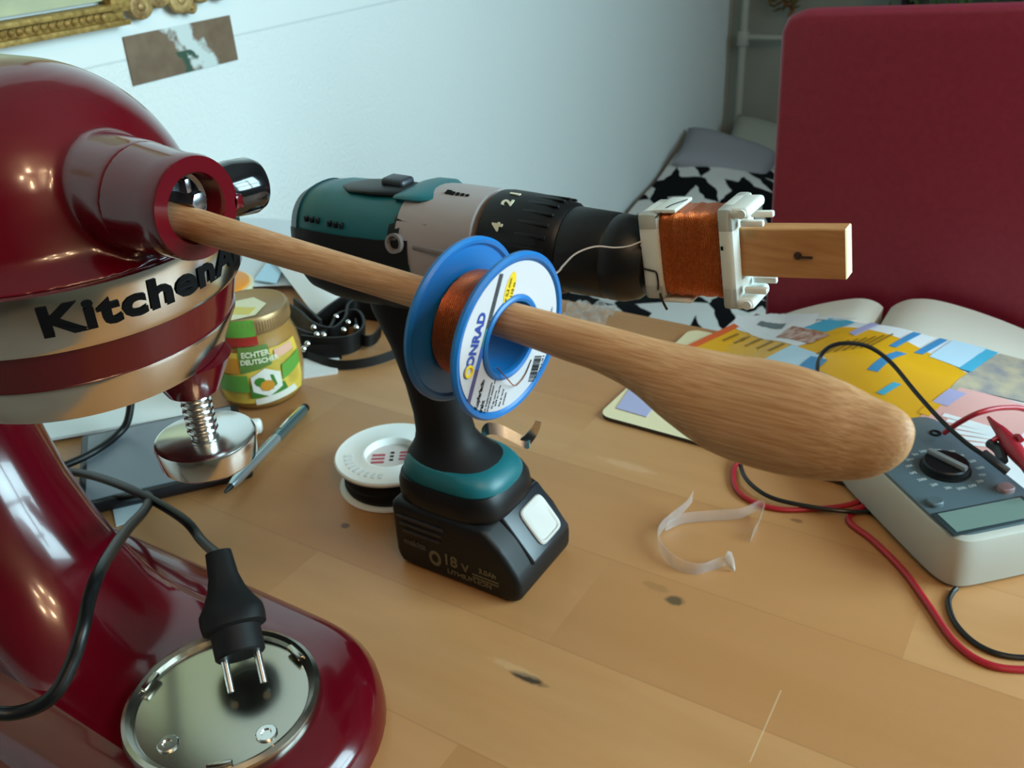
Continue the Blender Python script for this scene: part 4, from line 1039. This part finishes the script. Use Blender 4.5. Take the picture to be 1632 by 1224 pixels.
# flyer draped over the book
def sm(x): x = min(max(x, 0), 1); return x * x * (3 - 2 * x)
BK = [(p.x, p.z) for p in prf[:5]] + [(-.142, .062)] + [(p.x, p.z) for p in prr[3:]]
def bookz(X):
    if X <= BK[0][0]: return max(BK[0][1] - (BK[0][0] - X) * .25, 0)
    for (x0, z0), (x1, z1) in zip(BK, BK[1:]):
        if X <= x1: return z0 + (z1 - z0) * (X - x0) / (x1 - x0)
    return BK[-1][1]
def mz(X, Y): return .0062 + max(sum(bookz(X + k * .008) for k in range(-4, 5)) / 9 + .0005 - .002, 0) * sm((Y - .705) / .09)
def mag_hit(px, py):
    d = ray(px, py); z = .03
    for _ in range(80):
        p = CP + d * ((z - CP.z) / d.z); z = .65 * z + .35 * mz(p.x, p.y)
    return p
b = B()
FE = spline([mag_hit(*q) for q in ((1176, 506), (1230, 501), (1290, 502), (1362, 515), (1466, 533), (1587, 563), (1660, 585), (1760, 620))], 14)
ny = 60; MD = V((math.sin(math.radians(5)) * -.16, -.185, 0)); L = []
for j in range(ny + 1):
    row = []
    for p in FE:
        q = p + MD * (1 - j / ny); row.append(V((q.x, q.y, mz(q.x, q.y))))
    L.append(row)
loft(b, L, False, False, False); bmesh.ops.solidify(b, geom=list(b.faces), thickness=-.0012)
mm = [mat('print_white', 'dfe4ea', .35), mat('print_yellow', 'e0a81e', .35), mat('print_orange', 'd9602c', .35), mat('print_blue', '3f88bd', .35), mat('print_pale_blue', 'b7d6ea', .35), mat('print_cyan', '47a9cc', .35),
      mat('print_photo', '8a8a90', .35, noise=((50, 50, 50), 'b9ad94', 0)), mat('print_pink', 'd9a7a4', .35), mat('print_brown', '96583f', .35, noise=((160, 160, 160), 'c9b3a8', 0)), mat('print_lilac', 'a7a6cf', .35), mat('print_dark', '5d6a70', .4), mat('print_text', '8d6a1c', .4)]
def mpatch(px, mi, h=.0005):
    tt = B(); n = max(6, int(max((V(px[i] + (0,)) - V(px[i - 1] + (0,))).length for i in range(4)) / 5))
    a, b_, c, d = (mag_hit(*q) for q in px); g = []
    for j in range(n + 1):
        row = []
        for i in range(n + 1):
            u, v = i / n, j / n; q = (a * (1 - u) + b_ * u) * (1 - v) + (d * (1 - u) + c * u) * v
            row.append(V((q.x, q.y, mz(q.x, q.y) + h * .8 + .0019)))
        g.append(row)
    loft(tt, g, False, False, False); bmesh.ops.solidify(tt, geom=list(tt.faces), thickness=.0002)
    merge(b, tt, None, mi)
# colours follow the printed boxes of the flyer
mpatch([(1095, 560), (1172, 524), (1560, 610), (1440, 690)], 1, .0004)
mpatch([(1090, 556), (1100, 561), (1178, 524), (1170, 519)], 2, .0009)
mpatch([(1165, 523), (1175, 505), (1305, 503), (1290, 535)], 0, .0008)
mpatch([(1175, 522), (1270, 556), (1295, 548), (1200, 514)], 0, .0012)
mpatch([(1205, 522), (1245, 528), (1252, 520), (1212, 516)], 10, .0018)
mpatch([(1236, 542), (1290, 552), (1322, 538), (1262, 524)], 8, .0018)
mpatch([(1280, 526), (1315, 533), (1362, 517), (1322, 510)], 5, .001)
mpatch([(1300, 512), (1340, 515), (1365, 512), (1320, 506)], 0, .001)
mpatch([(1190, 592), (1270, 606), (1315, 575), (1262, 553)], 4, .0009)
mpatch([(1270, 590), (1298, 597), (1318, 578), (1292, 572)], 3, .0012)
for q in ([(1352, 534), (1362, 539), (1400, 521), (1388, 518)],): mpatch(q, 9, .001)
mpatch([(1416, 555), (1427, 558), (1468, 536), (1455, 533)], 3, .001)
mpatch([(1456, 566), (1470, 569), (1510, 546), (1497, 543)], 3, .001)
mpatch([(1381, 593), (1398, 597), (1445, 568), (1428, 564)], 3, .001)
mpatch([(1396, 630), (1408, 634), (1436, 617), (1424, 613)], 5, .001)
mpatch([(1480, 572), (1528, 590), (1572, 560), (1518, 546)], 4, .001)
mpatch([(1528, 591), (1547, 597), (1590, 566), (1570, 560)], 5, .001)
mpatch([(1512, 625), (1660, 650), (1690, 590), (1592, 567)], 6, .0009)
mpatch([(1440, 690), (1560, 760), (1680, 660), (1530, 622)], 7, .0009)
mpatch([(1485, 645), (1510, 652), (1540, 632), (1512, 624)], 9, .0012)
mpatch([(1462, 662), (1480, 668), (1500, 650), (1482, 644)], 1, .0012)
for k in range(6): mpatch([(1500 + k * 6, 668 + k * 9), (1590 + k * 8, 694 + k * 6), (1592 + k * 8, 689 + k * 6), (1504 + k * 6, 663 + k * 9)], 0, .0013)
for k in range(5): mpatch([(1150 + 18 * k, 546 + 4 * k), (1154 + 18 * k, 547 + 4 * k), (1178 + 18 * k, 536 + 4 * k), (1174 + 18 * k, 535 + 4 * k)], 11, .0014)
for k in range(7): mpatch([(1300 + 14 * k, 568 - 2 * k), (1303 + 14 * k, 569 - 2 * k), (1340 + 14 * k, 549 - 2 * k), (1337 + 14 * k, 548 - 2 * k)], 11, .0014)
single('advertising_flyer', b, mm, (-.15, .78, .03), 'colourful yellow, blue and white printed flyer lying on the open book', 'magazine', sharp=50)

# bubble wrap scrap
b = B(); bw = mat('clear_film', 'f2f4f6', .12, trans=.85, ior=1.2, alpha=.45)
random.seed(9)
qa = [T(896, 528, .002), T(962, 528, .002), T(985, 500, .002), T(905, 492, .002)]
g_ = {}
sheet(b, qa, lambda u, v: .006 + .009 * abs(math.sin(9 * u + 5 * v)) * abs(math.sin(7 * v - 4 * u)), 22, 14, .0004)
single('plastic_film', b, bw, T(935, 512), 'crumpled clear plastic film at the far edge of the table', 'plastic bag', sharp=15)

# clear plastic strip
b = B(); Hs = .008
ring_pts = [(1104, 791, .016), (1092, 807, .013), (1066, 828, .009), (1050, 848, .007), (1053, 872, .006), (1078, 898, .005), (1110, 908, .004), (1140, 899, .005), (1163, 890, .007)]
ribbon(b, [T(x, y, z) for x, y, z in ring_pts], lambda s: (.002 * math.sin(9 * s), .002, .010), .0006, 8)
ribbon(b, [T(x, y, z) for x, y, z in ((1062, 838, .006), (1090, 826, .006), (1130, 822, .006), (1180, 818, .007), (1208, 806, .010), (1216, 812, .009), (1209, 834, .006), (1198, 855, .005))], lambda s: (.001, .002, .009), .0005, 8)
strip = thing('plastic_strip', T(1130, 855), 'clear curled plastic strip lying on the bare table', 'plastic strip')
obj('band', b, mat('clear_strip', 'f6f2f4', .15, trans=.8, ior=1.25, alpha=.6), strip)
b = B(); loft(b, [[T(1157, 884, .014), T(1160, 878, .016), T(1166, 880, .016), T(1163, 888, .012)], [T(1152, 893, .007), T(1160, 886, .010), T(1170, 892, .010), T(1166, 900, .006)], [T(1166, 908, .001), T(1168, 905, .003), T(1172, 906, .003), T(1171, 911, .001)]]); obj('end_tab', b, mat('milky_plastic', 'eceaea', .4), strip)

# multimeter
dc = V((-.046, .664, 0)); du = V((math.cos(math.radians(-45)), math.sin(math.radians(-45)), 0)); dv_ = V((-du.y, du.x, 0))
DM = basis(du, dv_, dc)
t = thing('multimeter', dc, 'light grey digital multimeter with dark face and round dial, right of the spoon', 'multimeter')
b = B(); cx = 0.002; HL = .0785; HWd = .0465
sweepZ(b, [(.001, cx, -.002, HL - .004, HWd - .005), (.004, cx, -.002, HL - .001, HWd - .0015), (.02, cx, -.002, HL, HWd), (.036, cx, -.002, HL - .001, HWd - .001), (.0415, cx, -.002, HL - .003, HWd - .003), (.0435, cx, -.002, HL - .006, HWd - .006), (.0435, cx, -.002, HL - .012, HWd - .012)], 7, 72, M=DM)
obj('body', b, mat('meter_grey', 'b3b2a8', .5), t)
b = B(); sweepZ(b, [(.043, cx - .002, -.003, .0725, .0415), (.0446, cx - .002, -.003, .072, .041), (.0448, cx - .002, -.003, .0715, .0405)], 8, 64, M=DM); fp = obj('face_plate', b, mat('face_slate', '4f6068', .4), t)
b = B(); lathe(b, [(.0185, .0446), (.0182, .0462), (.0170, .0466)], DM, 48); lathe(b, [(.017, .0466), (.0166, .0505), (.0155, .0515), (.0001, .0515)], DM, 48); dial = obj('rotary_dial', b, BLACK, fp)
b = B(); box(b, (0, 0, .053), (.033, .005, .005), .0018, M=DM @ Matrix.Rotation(math.radians(20), 4, 'Z')); obj('pointer_bar', b, mat('pointer_grey', '7f878c', .4), dial)
pr = mat('meter_print', 'c2ccca', .5); b = B()
for k, s in enumerate(('OFF', '200', '750', '1000', '200', '20', '2000m', '200m', '200µ', '2m', '20m', '10A', 'hFE', '2000', '200', '20k', '200k')):
    a = 2 * PI * k / 17 + .2; M = DM @ Matrix.Translation((.0255 * math.cos(a), .0255 * math.sin(a), .0449)) @ Matrix.Rotation(PI / 2, 4, 'Z')
    glyphs(b, s, .0038, M, .0001)
obj('lettering', b, pr, fp, smooth=False)
b = B()
box(b, (.0585, -.007, .0449), (.0255, .074, .0016), .0006, M=DM); lf = obj('lcd_bezel', b, mat('lcd_frame', '2c3a40', .3), fp)
b = B(); box(b, (.0585, -.007, .0458), (.021, .066, .0006), M=DM); obj('lcd_screen', b, mat('lcd_glass', '6f8780', .08), lf, smooth=False)
for (u, v), m, nm in (((.036, -.034), mat('button_slate', '4a5a60', .4), 'button'), ((.036, .024), mat('button_pink', '8f7478', .4), 'button')):
    b = B(); sweepZ(b, [(.0445, u, v, .0052, .0062), (.0475, u, v, .005, .006), (.0485, u, v, .0042, .0052)], 2.4, 28, M=DM); obj(nm, b, m, fp)
b = B(); lathe(b, [(.0045, .0446), (.0045, .0458), (.0026, .0458), (.0026, .0447), (.0001, .0447)], DM @ Matrix.Translation((-.045, .023, 0)), 24); obj('jack', b, BLACK, fp)
for v in (-.03, -.014, .002): 
    b = B(); lathe(b, [(.0045, .0446), (.0045, .0458), (.0026, .0458), (.0026, .0447), (.0001, .0447)], DM @ Matrix.Translation((-.058, v, 0)), 24); obj('jack', b, BLACK, fp)
# test leads
RW, BW = mat('lead_red', 'a81828', .35), mat('lead_black', '161718', .35)
jk = lambda v: DM @ V((-.058, v, .046))
t = thing('test_lead', T(1250, 800), 'red multimeter test lead with a red crocodile clip', 'cable', 'multimeter test leads')
b = B(); R_ = .0021
tube(b, [T(1215, 690, .0065), T(1182, 728, .0065), T(1169, 752, .003), T(1174, 780, .0022), T(1200, 800, .0022), T(1245, 812, .0022), T(1300, 811, .0022), T(1345, 806, .0022), T(1376, 797, .0022)], R_, 10); obj('cable', b, RW, t); b = B()
tube(b, [T(1380, 806, .0025), T(1362, 814, .0025), T(1354, 832, .0022), T(1392, 862, .0022), T(1440, 910, .0022), T(1480, 965, .0022), T(1520, 1022, .0022), T(1565, 1055, .0022), T(1620, 1067, .0022), T(1690, 1060, .0022), T(1790, 1015, .0022), T(1870, 930, .0022)], R_ * 1.15, 10); obj('cable', b, RW, t); b = B()
tube(b, [T(1505, 690, .052), T(1528, 674, .066), T(1560, 658, .078), T(1600, 650, .078), T(1640, 655, .072), T(1690, 690, .062), T(1668, 770, .06), T(1652, 765, .062)], R_, 10)
obj('cable', b, RW, t)
b = B(); a_, z_ = T(1594, 686, .07), T(1648, 760, .062)
tube(b, [a_, a_.lerp(z_, .3), a_.lerp(z_, .65), z_], lambda s: .0042 + .0022 * math.sin(PI * min(s * 1.3, 1)), 12)
tube(b, [T(1575, 665, .07), T(1584, 676, .07), a_], lambda s: .0012 + .003 * s, 10); tube(b, [T(1580, 702, .068), T(1592, 698, .068), T(1604, 698, .068)], lambda s: .0012 + .003 * s, 10); tube(b, [T(1612, 698, .072), T(1622, 696, .074), T(1628, 702, .074)], .0022, 8)
obj('crocodile_clip', b, mat('clip_red', '9a1c2a', .4), t)
t = thing('test_lead', T(1450, 640), 'black multimeter test lead arching over the flyer', 'cable', 'multimeter test leads')
b = B()
fl = lambda px, py: mag_hit(px, py) + V((0, 0, .005))
tube(b, [T(1200, 690, .0065), fl(1228, 688), fl(1262, 676), fl(1290, 655), T(1301, 628, .072), T(1302, 600, .078), T(1305, 574, .085), T(1320, 554, .095), T(1348, 547, .1), T(1385, 553, .098), T(1420, 578, .09), T(1460, 626, .08), T(1500, 670, .072), T(1540, 706, .066), T(1575, 730, .062), T(1604, 750, .058)], .0018, 10); obj('cable', b, BW, t); b = B()
tube(b, [T(1200, 690, .0065), T(1182, 722, .0065), T(1181, 745, .004), T(1195, 770, .0055), T(1232, 794, .0055), T(1300, 809, .0065), T(1350, 815, .0066), T(1388, 816, .0022)], .0018, 10); obj('cable', b, BW, t); b = B()
tube(b, [T(1524, 938, .003), T(1517, 946, .0025), T(1512, 962, .002), T(1522, 992, .002), T(1550, 1022, .002), T(1590, 1042, .002), T(1640, 1048, .002), T(1700, 1038, .002), T(1790, 990, .002), T(1850, 900, .002)], .0019, 10)
obj('cable', b, BW, t)
b = B(); tube(b, [T(1568, 722, .064), T(1588, 738, .062), T(1606, 752, .058)], .0032, 10); tube(b, [T(1578, 706, .062), T(1592, 718, .062), T(1598, 735, .06)], .004, 10); obj('crocodile_clip', b, mat('clip_black', '26292e', .4), t)
